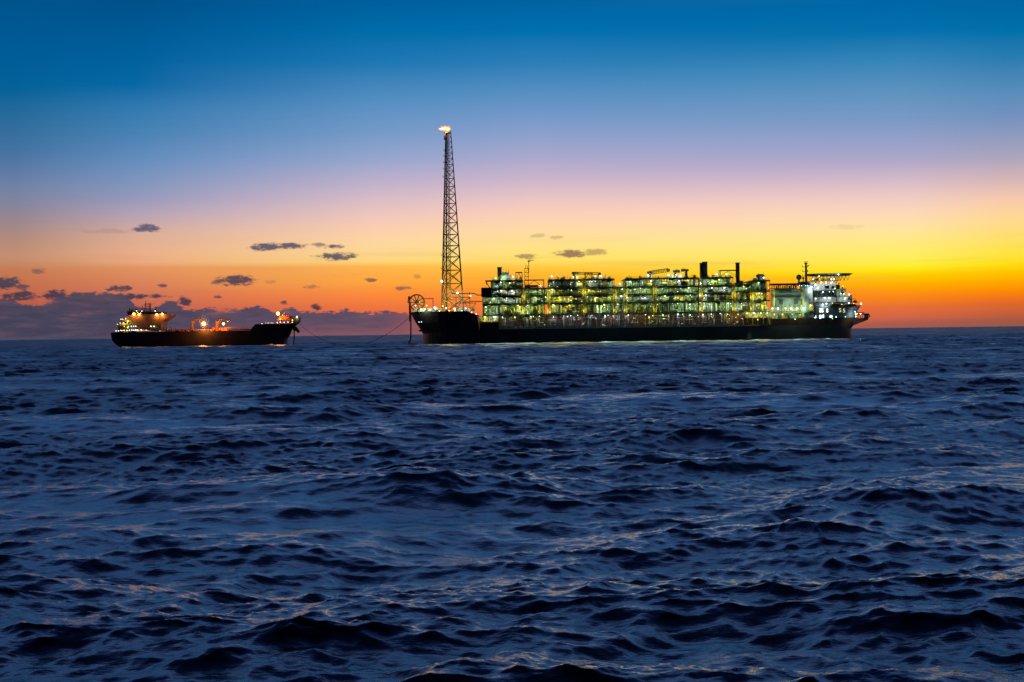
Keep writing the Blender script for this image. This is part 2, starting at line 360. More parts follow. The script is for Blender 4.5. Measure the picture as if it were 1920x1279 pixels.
# ---- process modules
def module(px0, px1, levels, name='process_module', roof=True, seed=0, fill=1.1, depth=42, lampgap=11, cladding=None):
    random.seed(seed)
    x0, x1 = fx(px0, 560), fx(px1, 560); y0 = Yn + .5
    fr = MB(); pw = MB(); py_ = MB(); dk = MB(); vessels = []; skid = MB(); lamps = []; bw = MB()
    n = max(2, int(round((x1-x0)/6.0))); st = (x1-x0)/n
    for li in range(len(levels)):
        z0 = levels[li]; last = li == len(levels)-1; z1 = levels[li+1] if not last else z0+3
        fr.box(x0, x1, y0, y0+depth, z0-.45, z0)
        fr.box(x0-.3, x1+.3, y0-.3, y0, z0-1.1, z0+.08)
        # handrail
        for hz in (.55, 1.1): fr.box(x0, x1, y0-.05, y0+.03, z0+hz, z0+hz+.07)
        for k in range(int((x1-x0)/1.8)+1): fr.box(x0+k*1.8, x0+k*1.8+.07, y0-.05, y0+.03, z0, z0+1.1)
        if last: continue
        hgt = z1-z0-1.1
        for k in range(n+1):
            for yy in (y0+.1, y0+14): fr.box(x0+k*st-.2, x0+k*st+.2, yy, yy+.4, z0, z1-.45)
        for k in range(n):
            if random.random() < .35:
                a, b = (x0+k*st, x0+(k+1)*st) if random.random() < .5 else (x0+(k+1)*st, x0+k*st)
                fr.tube((a, y0+.4, z0+.2), (b, y0+.4, z1-1), .17, 4)
            if random.random() < fill: bw.box(x0+k*st, x0+(k+1)*st, y0+14.5+rnd(0,3), y0+26, z0, z1-.5)
        # equipment
        L = x1-x0
        for k in range(int(L/7)+1):
            r = rnd(.7, min(1.7, hgt*.3)); l = rnd(3, 7); x = rnd(x0+r, max(x1-l-1, x0+r+.1)); y = y0+rnd(3, 11)
            v = MB()
            if random.random() < .6:
                z = z0+r+.5; v.tube((x, y, z), (x+l, y, z), r, 12); v.sph((x, y, z), r, 10, 6, .5); v.sph((x+l, y, z), r, 10, 6, .5)
                for q in (.2, .8): v.box(x+l*q-.2, x+l*q+.2, y-r*.7, y+r*.7, z0, z0+.8)
            else:
                h = rnd(hgt*.5, hgt*.9); v.tube((x, y, z0+.4), (x, y, z0+h), r*.8, 12); v.sph((x, y, z0+h), r*.8, 10, 6, 1, 1, .5); v.tube((x,y,z0+h),(x,y,z0+h+.6),.2)
            vessels.append((v, random.choice(['pale', 'white', 'alu', 'pale', 'yellow'])))
        for k in range(int(L*.55)):
            x = rnd(x0+.3, x1-.5); y = y0+rnd(1, 13); h = rnd(.6, hgt*.55)
            skid.box(x, x+rnd(.5, 1.8), y, y+rnd(.5, 2), z0, z0+h)
        for k in range(int(L*1.3)):
            x = rnd(x0+.2, x1-.2); y = y0+rnd(.8, 13); r = rnd(.07, .26); a = rnd(0, hgt*.4); b = rnd(hgt*.5, hgt)
            t = py_ if random.random() < .33 else pw
            t.tube((x, y, z0+a), (x, y, z0+b), r, 5)
            if random.random() < .6:
                e = max(x0, min(x1, x+rnd(-5, 5))); t.tube((x, y, z0+b), (e, y, z0+b), r, 5); t.tube((e, y, z0+b), (e, y, z0+rnd(.2, b)), r, 5)
        for k in range(5):
            a = rnd(x0, x1-L*.4); t = random.choice((pw, py_, dk)); z = z0+hgt-rnd(0, 1.2); t.tube((a, y0+1+k*1.6, z), (a+rnd(L*.3, L*.4), y0+1+k*1.6, z), rnd(.1, .3), 5)
        for k in range(int(L/5)):
            a = rnd(x0, x1-3.5); dk.box(a, a+rnd(2, 4.5), y0+rnd(.4, 2), y0+3, z1-1.1-rnd(.3, 1.2), z1-.9)
        # lamps
        nl = max(1, int(round(L/lampgap)))
        for k in range(nl):
            kind = random.choices(['lw', 'lg', 'ly'], [.24, .42, .34])[0]
            lamps.append((x0+(k+rnd(.15, .85))*L/nl, y0+rnd(1.2, 7), z1-1.1-rnd(.3, 1.4), kind))
        for k in range(int(L/3.6)):
            kind = random.choices(['lw', 'lg', 'ly', 'lwarm'], [.45, .2, .25, .1])[0]
            r = rnd(.10, .19); stuff_lamps[kind].sph((rnd(x0+.3, x1-.3), y0+rnd(-.1, 5), z0+rnd(.8, hgt-.2)), r, 5, 3)
    # things standing on the roof
    if roof:
        z0 = levels[-1]; L = x1-x0
        for k in range(int(L*.5)):
            x = rnd(x0+.3, x1-.8); h = rnd(.5, 2.2); skid.box(x, x+rnd(.4, 1.6), y0+rnd(1, 10), y0+12, z0, z0+h)
        for k in range(int(L*.5)):
            x = rnd(x0+.3, x1-.3); pw.tube((x, y0+rnd(.6, 6), z0), (x+rnd(-.3,.3), y0+3, z0+rnd(1, 3.6)), rnd(.06, .22), 5)
        for k in range(max(1, int(L/8))):
            lamps.append((rnd(x0+1, x1-1), y0+rnd(.5, 2), z0+rnd(1.6, 2.6), random.choice(['lw', 'lw', 'lg'])))
    o = fr.build(name, 'steel', fp)
    if cladding: bw.box(*cladding)
    if bw.v: bw.build('bulkhead', 'backw', o)
    if pw.v: pw.build('pipework', 'alu', o)
    if py_.v: py_.build('yellow_pipework', 'yellow', o)
    if dk.v: dk.build('cable_tray', 'dark', o)
    if skid.v: skid.build('equipment_skid', 'pale', o)
    for v, mm in vessels: v.build('vessel', mm, o, smooth=False)
    for a in lamps: lamp(*a, o, r=rnd(.26, .42), w=rnd(2400, 5600) if a[2] < levels[-1] else 1100)
    return o

mods = []
mods.append(module(905, 982, ZD[1:4], seed=11, roof=False))
mods.append(module(921, 981, ZD[3:6], seed=12))
mods.append(module(982.5, 1021, ZD[1:5], seed=13))
mods.append(module(1021.3, 1028.7, ZD[2:5], seed=23, roof=False))
mods.append(module(1029, 1095, ZD[1:6], seed=14))
mods.append(module(1096, 1152, ZD[1:6], seed=15))
mods.append(module(1153, 1172, ZD[1:5], seed=16))
mods.append(module(1173, 1227, ZD[1:6], seed=17))
mods.append(module(1228, 1310, ZD[1:6], seed=18))
mods.append(module(1311, 1317, ZD[1:5], seed=19))
mods.append(module(1318, 1375, ZD[1:6], seed=20))
mods.append(module(1376, 1409, [ZD[1], ZD[2], 38.0, 43.0], seed=21))
mods.append(module(1410, 1444, [ZD[1], ZD[2], 38.0, 46.0], seed=22))
# walkway linking the modules where there is open air between them
lk = MB()
for z in (ZD[1], ZD[2], ZD[3], ZD[4]): lk.box(fx(1021), fx(1029), Yn+1, Yn+9, z-.5, z)
lk.box(fx(1022.4), fx(1023.2), Yn+2, Yn+3, ZD[2], ZD[4])
lk.build('link_bridge', 'steel', fp)
def stair_tower(px, zt, seed):
    x = fx(px, 560); y = Yn-.9; s_ = MB(); z = 22.3; k = 0
    for q in (-1.1, 1.1): s_.box(x+q-.14, x+q+.14, y, y+.28, 22.3, zt+1.2)
    while z < zt-.5:
        a_, b_ = (x-1, x+1) if k % 2 else (x+1, x-1)
        s_.tube((a_, y+.4, z), (b_, y+.4, z+2.0), .24, 4); s_.box(x-1.1, x+1.1, y+.1, y+1.2, z+2.0, z+2.12); z += 2.05; k += 1
    o = s_.build('stair_tower', 'yellow', fp); glow(x+.3, y-1.2, (22.3+zt)/2+3, 'ly', 900, o); glow(x-.3, y-1.2, 24.5, 'ly', 600, o)
for px_, zt_s in ((981.6, 42.5), (1028.6, 42.5), (1095.6, 48.8), (1152.8, 42.5), (1172.6, 42.5), (1227.6, 48.8), (1314, 42.5), (1375.6, 42.5), (1409.6, 38)): stair_tower(px_, zt_s, 1)
random.seed(77)
for px_, za_, zb_2, r_, mm_ in ((935, 22.3, 30, 1.9, 'white'), (972, 30.7, 36, 1.7, 'pale'), (1009, 22.3, 29.8, 1.5, 'yellow'), (1048, 22.3, 30, 2.1, 'pale'), (1078, 42.5, 47.6, 2.0, 'white'), (1118, 22.3, 30, 1.6, 'white'),
        (1141, 36.8, 41.4, 1.7, 'pale'), (1186, 22.3, 30, 2.3, 'yellow'), (1204, 22.3, 27, 2.6, 'yellow'), (1250, 22.3, 30, 1.8, 'pale'), (1284, 22.3, 30, 1.5, 'white'), (1302, 42.5, 47.5, 1.8, 'pale'), (1340, 22.3, 30, 2.0, 'white'), (1363, 30.7, 36, 1.6, 'yellow'), (1430, 38, 44.5, 2.2, 'pale')):
    v_ = MB(); x_ = fx(px_, 560); v_.tube((x_, Yn+2.8, za_+.3), (x_, Yn+2.8, zb_2-r_*.6), r_, 14); v_.sph((x_, Yn+2.8, zb_2-r_*.6), r_, 14, 6, 1, 1, .5); v_.build('process_column', mm_, fp)
for k in range(20):
    px_ = rnd(925, 1430); z_ = random.choice(ZD[1:5]); h_ = rnd(2.2, 4.2); x_ = fx(px_, 560)
    lv_ = MB(); w_l = rnd(2.5, 6); lv_.box(x_, x_+w_l, Yn+.9, Yn+1.5, z_+.3, z_+h_)
    for q in range(int(h_/.5)): lv_.box(x_, x_+w_l, Yn+.75, Yn+.9, z_+.4+q*.5, z_+.55+q*.5)
    lv_.build('louvre_panel', random.choice(['grey', 'pale', 'backw']), fp)
# dark box on the left module and its overhanging deck
db = MB(); db.box(fx(903), fx(921), Yn+.2, Yn+12, ZD[3]-.4, ZD[3]+6.4); db.build('control_cabin', 'dark', fp)
oh = MB(); zt = ZD[5]; oh.box(fx(911), fx(922), Yn+.4, Yn+14, zt-.7, zt)
oh.tube((fx(912), Yn+1, zt-1), (fx(920), Yn+1, zt-6.4), .4, 5); oh.tube((fx(912), Yn+12, zt-1), (fx(920), Yn+12, zt-6.4), .3, 5)
oh.box(fx(912), fx(913), Yn+1, Yn+1.5, zt-3.5, zt-.7)
oh.build('overhanging_platform', 'dark', fp)
# lamps under the main deck edge and on the balcony
random.seed(31)
for k in range(20):
    x = xa + (k+.5)*(xb-xa)/20 + rnd(-2, 2)
    lamp(x, Yn+rnd(.4, 2.5), 20.4+rnd(-.6,.4), random.choice(['lw', 'ly', 'lg']), RB, r=.28, w=620)
for k in range(90):
    stuff_lamps[random.choice(['lwarm','lw','lwarm','ly'])].sph((rnd(xa,xb), Yn+rnd(-.2,4), rnd(12,20)), rnd(.09,.15), 5, 3)

for (a_, b_, s_, n_) in ((900, 935, 33, 2), (1395, 1446, 34, 4)):
    o = infill(a_, b_, 16.8 if a_ < 1000 else 17.2, 21.6, s_, 'bow_machinery_space' if a_ < 1000 else 'aft_machinery_space')
    for k in range(n_): lamp(fx(a_+(k+.5)*(b_-a_)/n_), Yn+.6, 20.7, ['ly','lw','ly','lw'][k], o, .36, w=1500)
yp = MB()
for k in range(5): yp.tube((fx(1399+k*11), Yn-.9, 21.6), (fx(1403+k*9), Yn-.9, 11.6), .22, 5); yp.tube((fx(1399+k*11), Yn-.9, 11.6), (fx(1403+k*9), Yn-.9, 21.6), .22, 5)
yp.build('yellow_brace', 'yellow', fp)
# ---- stacks
def stack(pxs, pyt, zb, dep, w=None, split=False, label=None):
    x0, x1 = fx(pxs[0], 505), fx(pxs[1], 505); zt = fz((pxs[0]+pxs[1])/2, pyt)
    s = MB(); y = Yn+dep
    if split:
        xm = x0+(x1-x0)*.33
        s.box(x0, xm, y+1, y+5, zb, zt-.8); s.box(xm+.2, x1, y, y+5.5, zb, zt)
        s.box(x0-.15, xm, y+.8, y+5.2, zt-.8, zt-.5); s.box(xm, x1+.3, y-.2, y+5.7, zt, zt+.35)
    else:
        s.box(x0, x1, y, y+(x1-x0), zb, zt); s.box(x0-.3, x1+.3, y-.3, y+(x1-x0)+.3, zt-.5, zt+.1)
        s.box(x0-.2, x1+.2, y-.2, y+(x1-x0)+.2, (zb+zt)/2, (zb+zt)/2+.3)
    for q in range(5): s.box(x0+(x1-x0)*(.1+q*.2), x0+(x1-x0)*(.1+q*.2)+.12, y-.12, y, zb, zt-1)
    return s.build('exhaust_stack', 'dark', fp)
stack((932.5, 940.5), 500.5, ZD[5], 6)
stack((1316.5, 1329.5), 490.5, ZD[5], 9, split=True)
stack((1383.8, 1390.3), 491.5, ZD[5]-6, 9)
# white drum beside the first stack
d = MB(); d.tube((fx(949), Yn+7, ZD[5]), (fx(949), Yn+7, ZD[5]+4.2), 4.0, 16); d.tube((fx(949), Yn+7, ZD[5]+4.2), (fx(949), Yn+7, ZD[5]+6.4), 2.7, 14)
for q in (-1.8, .2, 2.4): d.tube((fx(949)+q, Yn+6, ZD[5]+5), (fx(949)+q, Yn+6, ZD[5]+9), .12, 4)
d.build('drum', 'pale', fp)
def frame_gate(pxa, pxb, zb, zt, dep=3, name='pipe_frame'):
    a, b = fx(pxa, 530), fx(pxb, 530); g = MB()
    for yy in (Yn+dep, Yn+dep+7):
        for x in (a, b): g.box(x-.25, x+.25, yy, yy+.4, zb, zt)
        g.box(a-.25, b+.25, yy, yy+.4, zt, zt+.6)
        g.tube((a, yy, zb), ((a+b)/2, yy, zt), .14, 4); g.tube((b, yy, zb), ((a+b)/2, yy, zt), .14, 4)
    return g.build(name, 'dark', fp)
frame_gate(967.5, 979, ZD[5], ZD[5]+5.6); frame_gate(984, 1020, ZD[4], ZD[4]+5.9); frame_gate(1098, 1111, ZD[5], ZD[5]+4.6)
frame_gate(1352, 1384, ZD[5], ZD[5]+5.0)
# small derrick with flag arm
g = MB(); a, b = fx(984, 510), fx(991, 510); z0 = ZD[4]
for x in (a, b):
    for yy in (Yn+4, Yn+7): g.box(x-.15, x+.15, yy, yy+.3, z0, z0+15.5)
for k in range(5):
    g.box(a, b, Yn+4, Yn+7, z0+3*k+3, z0+3*k+3.25); g.tube((a, Yn+4, z0+3*k), (b, Yn+4, z0+3*k+3), .12, 4)
g.tube((b+.3, Yn+5, z0+12), (b+.3, Yn+5, z0+21.2), .25, 5); g.tube((b-.3, Yn+5, z0+21.2), (b+4.3, Yn+5, z0+21.4), .22, 5); g.box(b-.6, b+1.4, Yn+4.5, Yn+5.5, z0+20.4, z0+21)
g.tube((a+.6, Yn+5, z0+15), (a+1, Yn+5, z0+18.2), .2, 4); g.tube((b-.8, Yn+5, z0+15), (b-1, Yn+5, z0+17.6), .25, 4)
g.build('derrick', 'dark', fp)

# ---- deck cranes lying along the roof
def crane(pxp, pxt, zb, hp, rise=0, col='dark', cab=True, boom_w=1.5):
    x, xt = fx(pxp, 515), fx(pxt, 515); y = Yn+5
    c = MB(); c.tube((x, y, zb), (x, y, zb+hp), 1.1, 10); c.box(x-1.8, x+1.8, y-1.5, y+1.5, zb+hp, zb+hp+1.6)
    o = c.build('deck_crane', col, fp)
    bm = MB(); lattice(bm, (x, y, zb+hp+.6), (xt, y, zb+hp+.6+rise), boom_w, 11, .22); bm.box(xt-1, xt+1, y-.6, y+.6, zb+hp+rise-.6, zb+hp+rise+1.4)
    for k in range(7): bm.tube((x+(xt-x)*(k+.5)/7, y, zb+hp+1.2+rise*k/7), (x+(xt-x)*(k+.5)/7, y, zb+hp+2.5+rise*k/7), .08, 4)
    bm.build('boom', col, o)
    if cab:
        k = MB(); k.box(x+1.9, x+3.8, y-1.9, y-.2, zb+hp-.6, zb+hp+1.5); k.build('cab', 'white', o)
    return o
crane(1077, 1125, ZD[5], 4.1, -.6); crane(1219, 1255, ZD[5], 3.6, 2.0, 'tower', boom_w=2.6)
crane(1268, 1274, ZD[5], 4.4, .2, cab=False, boom_w=.9); crane(1288, 1281, ZD[5], 5.0, .4, cab=False, boom_w=.9)
st_ = MB(); st_.tube((fx(1122,515), Yn+5, ZD[5]), (fx(1122,515), Yn+5, ZD[5]+3.4), .4, 6); st_.build('boom_rest', 'dark', fp)
# dome topped house
dh = MB(); xd = fx(1428.5, 520); dh.tube((xd, Yn+7, 46), (xd, Yn+7, 49.6), 3.0, 14); dh.sph((xd, Yn+7, 49.6), 3.4, 14, 6, 1.05, 1, .42)
for q in (-2.4, -1.4, 2.2): dh.tube((xd+q, Yn+6, 50), (xd+q, Yn+6, 52+q*.2), .1, 4)
dh.build('domed_house', 'dark', fp)

# ---- flare tower
ft = MB()
s_b = 17.6; xA, zb = P(829.5, 582, Yn+20); xT, zt = P(835.7, 250, Yn+20)
zb = 25.4; yA = Yn+12
def tri(z):
    t = (z-zb)/(zt-zb); s = 17.8*(1-t)+4.4*t; xa_ = xA*(1-t)+xT*t; ya_ = yA + (17.8-s)*.4
    return [Vector((xa_, ya_, z)), Vector((xa_+.16*s, ya_+.98*s, z)), Vector((xa_+.935*s, ya_+.36*s, z))]
FT = MB(); lv = [582, 561, 532, 507, 482, 461, 440, 418, 400, 382, 364.5, 350, 335, 321, 309, 298, 287, 276, 266, 257, 250]
zs = [P(840, p, Yn+20)[1] for p in lv]; zs[0] = zb
base_ring = MB()
for i in range(3):
    a, b = tri(zb)[i], tri(zt)[i]; base_ring.tube(a-Vector((0,0,.5)), a+Vector((0,0,1.2)), 1.0, 8)
flare = base_ring.build('flare_tower', 'tower', fp)
for i in range(3):
    mb = MB(); mb.tube(tri(zb)[i], tri(zt)[i], .62, 8, .34); mb.build('leg', 'tower', flare)
br = MB()
for k in range(len(zs)-1):
    a, b = tri(zs[k]), tri(zs[k+1]); r = .30-.011*k
    for i in range(3):
        j = (i+1) % 3
        br.tube(a[i], b[j], r, 5); br.tube(a[j], b[i], r, 5); br.tube(b[i], b[j], r, 5)
br.build('bracing', 'tower', flare)
glow(xA+6, yA-3, zb+4, 'ly', 5000, flare, .4); glow(xA+9, yA+6, zb+14, 'ly', 3000, flare, .4)
rs_ = MB()
for q in (0, 1.15):
    p0 = tri(zb+12); c0 = (p0[0]+p0[1]+p0[2])/3; c1 = (tri(zt)[0]+tri(zt)[1]+tri(zt)[2])/3
    rs_.tube(Vector((xA+5.6+q, c0.y, zb+10)), Vector((c1.x+q*.8-.2, c1.y, zt+1.4)), .27, 6)
rs_.tube((xA+1.2, yA+2, zb), (tri(zt)[0].x+.4, tri(zt)[0].y+1, zt), .16, 5)
rs_.build('flare_riser', 'tower', flare)
for p in (480, 505, 531, 333, 318, 306, 294, 284, 263):
    z = P(840, p, Yn+20)[1]; a = tri(z)[0]; w = 1.5 if p > 300 else 1.2
    b_ = MB(); b_.box(a.x-w, a.x, a.y-1, a.y+1, z, z+.2)
    for q in (0, 1): b_.box(a.x-w, a.x-w+.1, a.y-1+q*1.9, a.y-.9+q*1.9, z, z+1.2)
    b_.box(a.x-w, a.x, a.y-1.05, a.y-.95, z+1.1, z+1.2)
    if p == 263: b_.box(a.x-1, a.x, a.y-.8, a.y+.8, z, z+3)
    b_.build('ladder_balcony', 'tower', flare)
tp = MB(); c1 = (tri(zt)[0]+tri(zt)[1]+tri(zt)[2])/3
tp.tube(c1, c1+Vector((0,0,.5)), 2.7, 8)
for q in range(8): tp.tube(c1+Vector((2.6*math.cos(q*.785), 2.6*math.sin(q*.785), .4)), c1+Vector((2.6*math.cos(q*.785), 2.6*math.sin(q*.785), 1.7)), .08, 4)
for dx, dy in ((-.9,0),(.9,.4),(1.7,-.8)): tp.tube(c1+Vector((dx,dy,.4)), c1+Vector((dx,dy,2.6)), .42, 7, .55)
tp.build('flare_tip', 'tower', flare)
# flame
def flame_mesh(pts, seed, nu=16, wob=.34):
    random.seed(seed); mb = MB(); rings = []
    for k, (p, r) in enumerate(pts):
        d = Vector(pts[min(k+1, len(pts)-1)][0])-Vector(pts[max(k-1, 0)][0]); d.normalize()
        a = Vector((0,1,0)); b = d.cross(a).normalized()
        rings.append([Vector(p)+(a*math.cos(2*math.pi*i/nu)+b*math.sin(2*math.pi*i/nu))*r*(1+rnd(-wob, wob)) for i in range(nu)])
    vs = [v for rg in rings for v in rg]; fs = []
    for k in range(len(rings)-1):
        for i in range(nu): fs.append((k*nu+i, k*nu+(i+1)%nu, (k+1)*nu+(i+1)%nu, (k+1)*nu+i))
    fs.append(tuple(range(nu))[::-1]); fs.append(tuple(range(len(vs)-nu, len(vs)))); mb.add(vs, fs); return mb
Mf = bpy.data.materials.new('flame_core'); Mf.use_nodes = True; b = Mf.node_tree.nodes['Principled BSDF']
b.inputs['Emission Color'].default_value = (1.0, .78, .5, 1); b.inputs['Emission Strength'].default_value = 2.2; b.inputs['Base Color'].default_value = (0,0,0,1)
Mo = bpy.data.materials.new('flame_edge'); Mo.use_nodes = True; t = NT(Mo.node_tree); Mo.node_tree.nodes.clear()
e = t.new('ShaderNodeEmission'); e.inputs[0].default_value = (1, .38, .10, 1); e.inputs[1].default_value = 1.3; tr = t.new('ShaderNodeBsdfTransparent')
lwt = t.new('ShaderNodeLayerWeight'); lwt.inputs[0].default_value = .35
g = t.new('ShaderNodeNewGeometry'); nz = t.noise(g.outputs['Position'], .9, 3)
fc = t.m('MULTIPLY', t.m('SUBTRACT', 1.0, lwt.outputs['Facing']), t.smooth(nz, .3, .6), clamp=True)
mx = t.new('ShaderNodeMixShader'); t.link(t.m('MULTIPLY', fc, .8), mx.inputs[0]); t.link(tr.outputs[0], mx.inputs[1]); t.link(e.outputs[0], mx.inputs[2])
o_ = t.new('ShaderNodeOutputMaterial'); t.link(mx.outputs[0], o_.inputs[0])
c = c1 + Vector((0, 0, 2.6))
spine = [((c.x+2.0, c.y, c.z-.6), .4), ((c.x+1.3, c.y, c.z), .9), ((c.x+.4, c.y, c.z+.7), 1.5), ((c.x-.8, c.y, c.z+.7), 1.1), ((c.x-1.8, c.y, c.z+1.2), 1.5), ((c.x-3.0, c.y, c.z+.9), 1.0), ((c.x-4.2, c.y, c.z+1.1), 1.0), ((c.x-5.6, c.y, c.z+.6), .5), ((c.x-6.8, c.y, c.z+.9), .12)]
fl = flame_mesh(spine, 5).build('flame', Mf, flare, smooth=True)
glow(c.x-1.5, c.y-3.2, c.z-1.2, 'lo', 5000, flare, 1.0)
fo = flame_mesh([((p[0]*1.0-(.4 if i > 3 else 0), p[1], p[2]+.1), r*1.55+.25) for i, (p, r) in enumerate(spine)], 9).build('flame_fringe', Mo, fl, smooth=True)
# pipe bridge from flare base to the modules
pb = MB()
y = Yn+5
pb.path([(fx(846,545), y, fz(846,548)), (fx(846,545), y, fz(846,550.5)), (fx(890), y, fz(890,550)), (fx(895), y, fz(895,553)), (fx(904), y, fz(904,553))], .35)
pb.path([(fx(869), y, fz(869,566)), (fx(880), y, fz(880,566)), (fx(882), y, fz(882,565)), (fx(906), y, fz(906,565))], .35)
for (a, b_, c_, d_) in ((848,557,881,557),(855,568,893,568),(881,547,881,582),(893,568,881,582),(855,557,855,582),(869,557,855,582),(870,566,882,582),(881,558,868,566)):
    pb.tube((fx(a), y+1, fz(a,b_)), (fx(c_), y+1, fz(c_,d_)), .28, 5)
pb.build('pipe_bridge', 'tower', fp)
# ---- bow equipment
hr = MB(); xc, zc = P(781.5, 567, Yn+10); rr = 5.9
yw = Yn+10
for yy in (yw-1.8, yw+1.8):
    for i in range(28):
        a0, a1 = 2*math.pi*i/28, 2*math.pi*(i+1)/28
        hr.tube((xc+rr*math.cos(a0), yy, zc+rr*math.sin(a0)), (xc+rr*math.cos(a1), yy, zc+rr*math.sin(a1)), .5, 5)
    for i in range(10):
        a0 = 2*math.pi*i/10; hr.tube((xc, yy, zc), (xc+rr*math.cos(a0), yy, zc+rr*math.sin(a0)), .3, 5)
for i in range(14):
    a0 = 2*math.pi*i/14; hr.tube((xc+rr*math.cos(a0), yw-1.8, zc+rr*math.sin(a0)), (xc+rr*math.cos(a0), yw+1.8, zc+rr*math.sin(a0)), .2, 5)
reel = hr.build('hose_reel', 'steel', fp)
hb = MB(); hb.tube((xc, yw-1.7, zc), (xc, yw+1.7, zc), 1.9, 14); hb.build('reel_hub', 'yellow', reel)
fm = MB(); fm.path([(fx(794), yw, fz(794,559.5)), (fx(811), yw, fz(811,559.5)), (fx(811), yw, 25.4)], .35, 4); fm.box(fx(794)-.5, fx(812), yw-1.5, yw+1.5, fz(794,560), fz(794,559))
fm.build('hose_gantry', 'dark', fp)
pt = MB(); x = fx(767); pt.box(x-.8, x+.8, Yn+10, Yn+12, 18, fz(767,567)); pt.box(x-1.8, x+1.4, Yn+9, Yn+13, fz(767,567), fz(767,565.6)); pt.box(x-1.3, x+.4, Yn+10, Yn+12, fz(767,565), fz(767,555)); pt.box(x-1.7, x-1.5, Yn+9, Yn+9.2, fz(767,565), fz(767,561))
pt.build('bow_lookout', 'rust', fp)
random.seed(41)
w_ = MB(); p2 = MB(); yq = MB()
for k in range(60):
    px = random.choice([rnd(775, 822), rnd(850, 890)]); x = fx(px); h = rnd(.6, 3.2); y = Yn+rnd(3, 14)
    random.choice((w_, p2, yq)).box(x, x+rnd(.5, 2.4), y, y+2, 25.4, 25.4+h)
for px in (790, 803, 815): w_.tube((fx(px), Yn+4, 27), (fx(px+6), Yn+4, 27), 1.4, 12)
for k in range(9):
    x = fx(812+k*.9); p2.tube((x, Yn+4, 25.4), (x, Yn+4, 29+rnd(-1,1)), .15, 5)
w_.build('winch', 'white', fp); p2.build('mooring_gear', 'pale', fp); yq.build('yellow_machinery', 'yellow', fp)
rl = MB()
for hz in (.6, 1.2): rl.box(fx(772), fx(876), Yn-3.1, Yn-3.0, 25.4+hz, 25.5+hz)
for k in range(24): rl.box(fx(772+k*4.4), fx(772+k*4.4)+.08, Yn-3.1, Yn-3, 25.4, 26.7)
rl.build('bow_railing', 'steel', fp)
for px, py, kd, r in ((779,573,'lw',.3),(785,566,'ly',.4),(800,573,'ly',.4),(789,580,'lg',.4),(797,580,'lw',.35),(806,581,'lg',.35),(815,576,'lw',.3),(836,578,'lw',.4),(852,579,'lw',.4),(873,578,'lw',.35),
                      (857,549,'lw',.75),(881,554,'lw',.5),(826.5,526,'lw',.6),(824,583,'ly',.4),(866,583,'ly',.4),(842,582.5,'ly',.45),(830,574,'ly',.4),(884,586,'lw',.3),(893,589,'lw',.3)):
    lamp(*(lambda a: (a[0], Yn+2.2 if py > 572 else yA+.5, a[1]))(P(px, py, Yn+2)), kd, fp, r=r, name='deck_lamp')
# hawse windows on the bow block
for px in (786.5, 791): 
    w = MB(); a = P(px, 604, Yn+9); w.sph((a[0], Yn+3.0, a[1]), .32, 6, 4); w.build('bow_light', 'portb', fp)
# hanging offloading hose
hs = MB(); pts = [(fx(769,y_), Yn+8, fz(769,y_)) for y_ in (583, 600, 620, 632)] + [(fx(768.2,638), Yn+8, fz(768,637)), (fx(766.5,642), Yn+8, fz(767,641)), (fx(763.5,645), Yn+8, -.6)]
hs.path(pts, .55, 8); hs.build('offloading_hose', 'rope', fp, smooth=True)
for i, (p0, p1) in enumerate([((787.5,619),(790,621))]):
    f_ = MB(); a = P(788.5, 620, Yn+20); f_.sph((a[0], Yn+20, a[1]), 1.0, 8, 5, 1.5, 1, .8); f_.build('anchor_fairlead', 'hull', fp)

# ---- aft: green cladded wall, drum tower, accommodation
gw = MB(); x0, x1 = fx(1454.5, 558), fx(1502, 558); z0, z1 = 23.0, fz(1478, 542)
gw.box(x0, x1, Yn+4, Yn+20, z0, z1)
for k in range(26): gw.box(x0+(x1-x0)*k/26+.1, x0+(x1-x0)*k/26+.45, Yn+3.75, Yn+4, z0+8, z1-.4)
GW = gw.build('clad_house', 'pale', fp)
gw = MB()
gw.box(x0-.3, x1+2, Yn+3.2, Yn+4, fz(1478,557)-.2, fz(1478,557)+.25); gw.box(x0-.3, x1, Yn+3.4, Yn+4, z1-.3, z1+.2)
gw.tube((x0+3, Yn+3.3, z1-2.5), (x1-7, Yn+3.3, z1-2.5), .25, 5); gw.tube((x1-7, Yn+3.3, z1-2.5), (x1-7, Yn+3.3, z1+1), .25, 5)
gw.box(x0+3, x0+6, Yn+3, Yn+4, z0+4, z0+7.5); gw.box(x1-4.6, x1-2, Yn+3, Yn+4, z0+4, z0+7.5)
gw.build('wall_piping', 'steel', GW)
random.seed(43); gt = MB()
gt.box(fx(1447), fx(1497), Yn+3, Yn+16, fz(1478,541), fz(1478,540.2)); gt.box(fx(1449), fx(1499), Yn+5, Yn+14, fz(1478,534), fz(1478,531))
for k in range(12): gt.box(fx(1450+k*4), fx(1450+k*4)+rnd(.3,1.2), Yn+4, Yn+6, fz(1478,541), fz(1478,533+rnd(0,3)))
gt.build('roof_plant', 'dark', GW)
dt = MB(); xd = fx(1514.5, 555); rd = (fx(1526.5)-fx(1502.5))/2; zt_ = fz(1514, 535)
dt.tube((xd, Yn+rd, 17), (xd, Yn+rd, zt_), rd, 28)
for z in (26, 30.5, 35, 39): dt.tube((xd, Yn+rd, z), (xd, Yn+rd, z+.15), rd+.06, 28)
DT = dt.build('cylindrical_tank', 'pale', fp, smooth=False)
for pl in DT.data.polygons: pl.use_smooth = abs(pl.normal.z) < .5
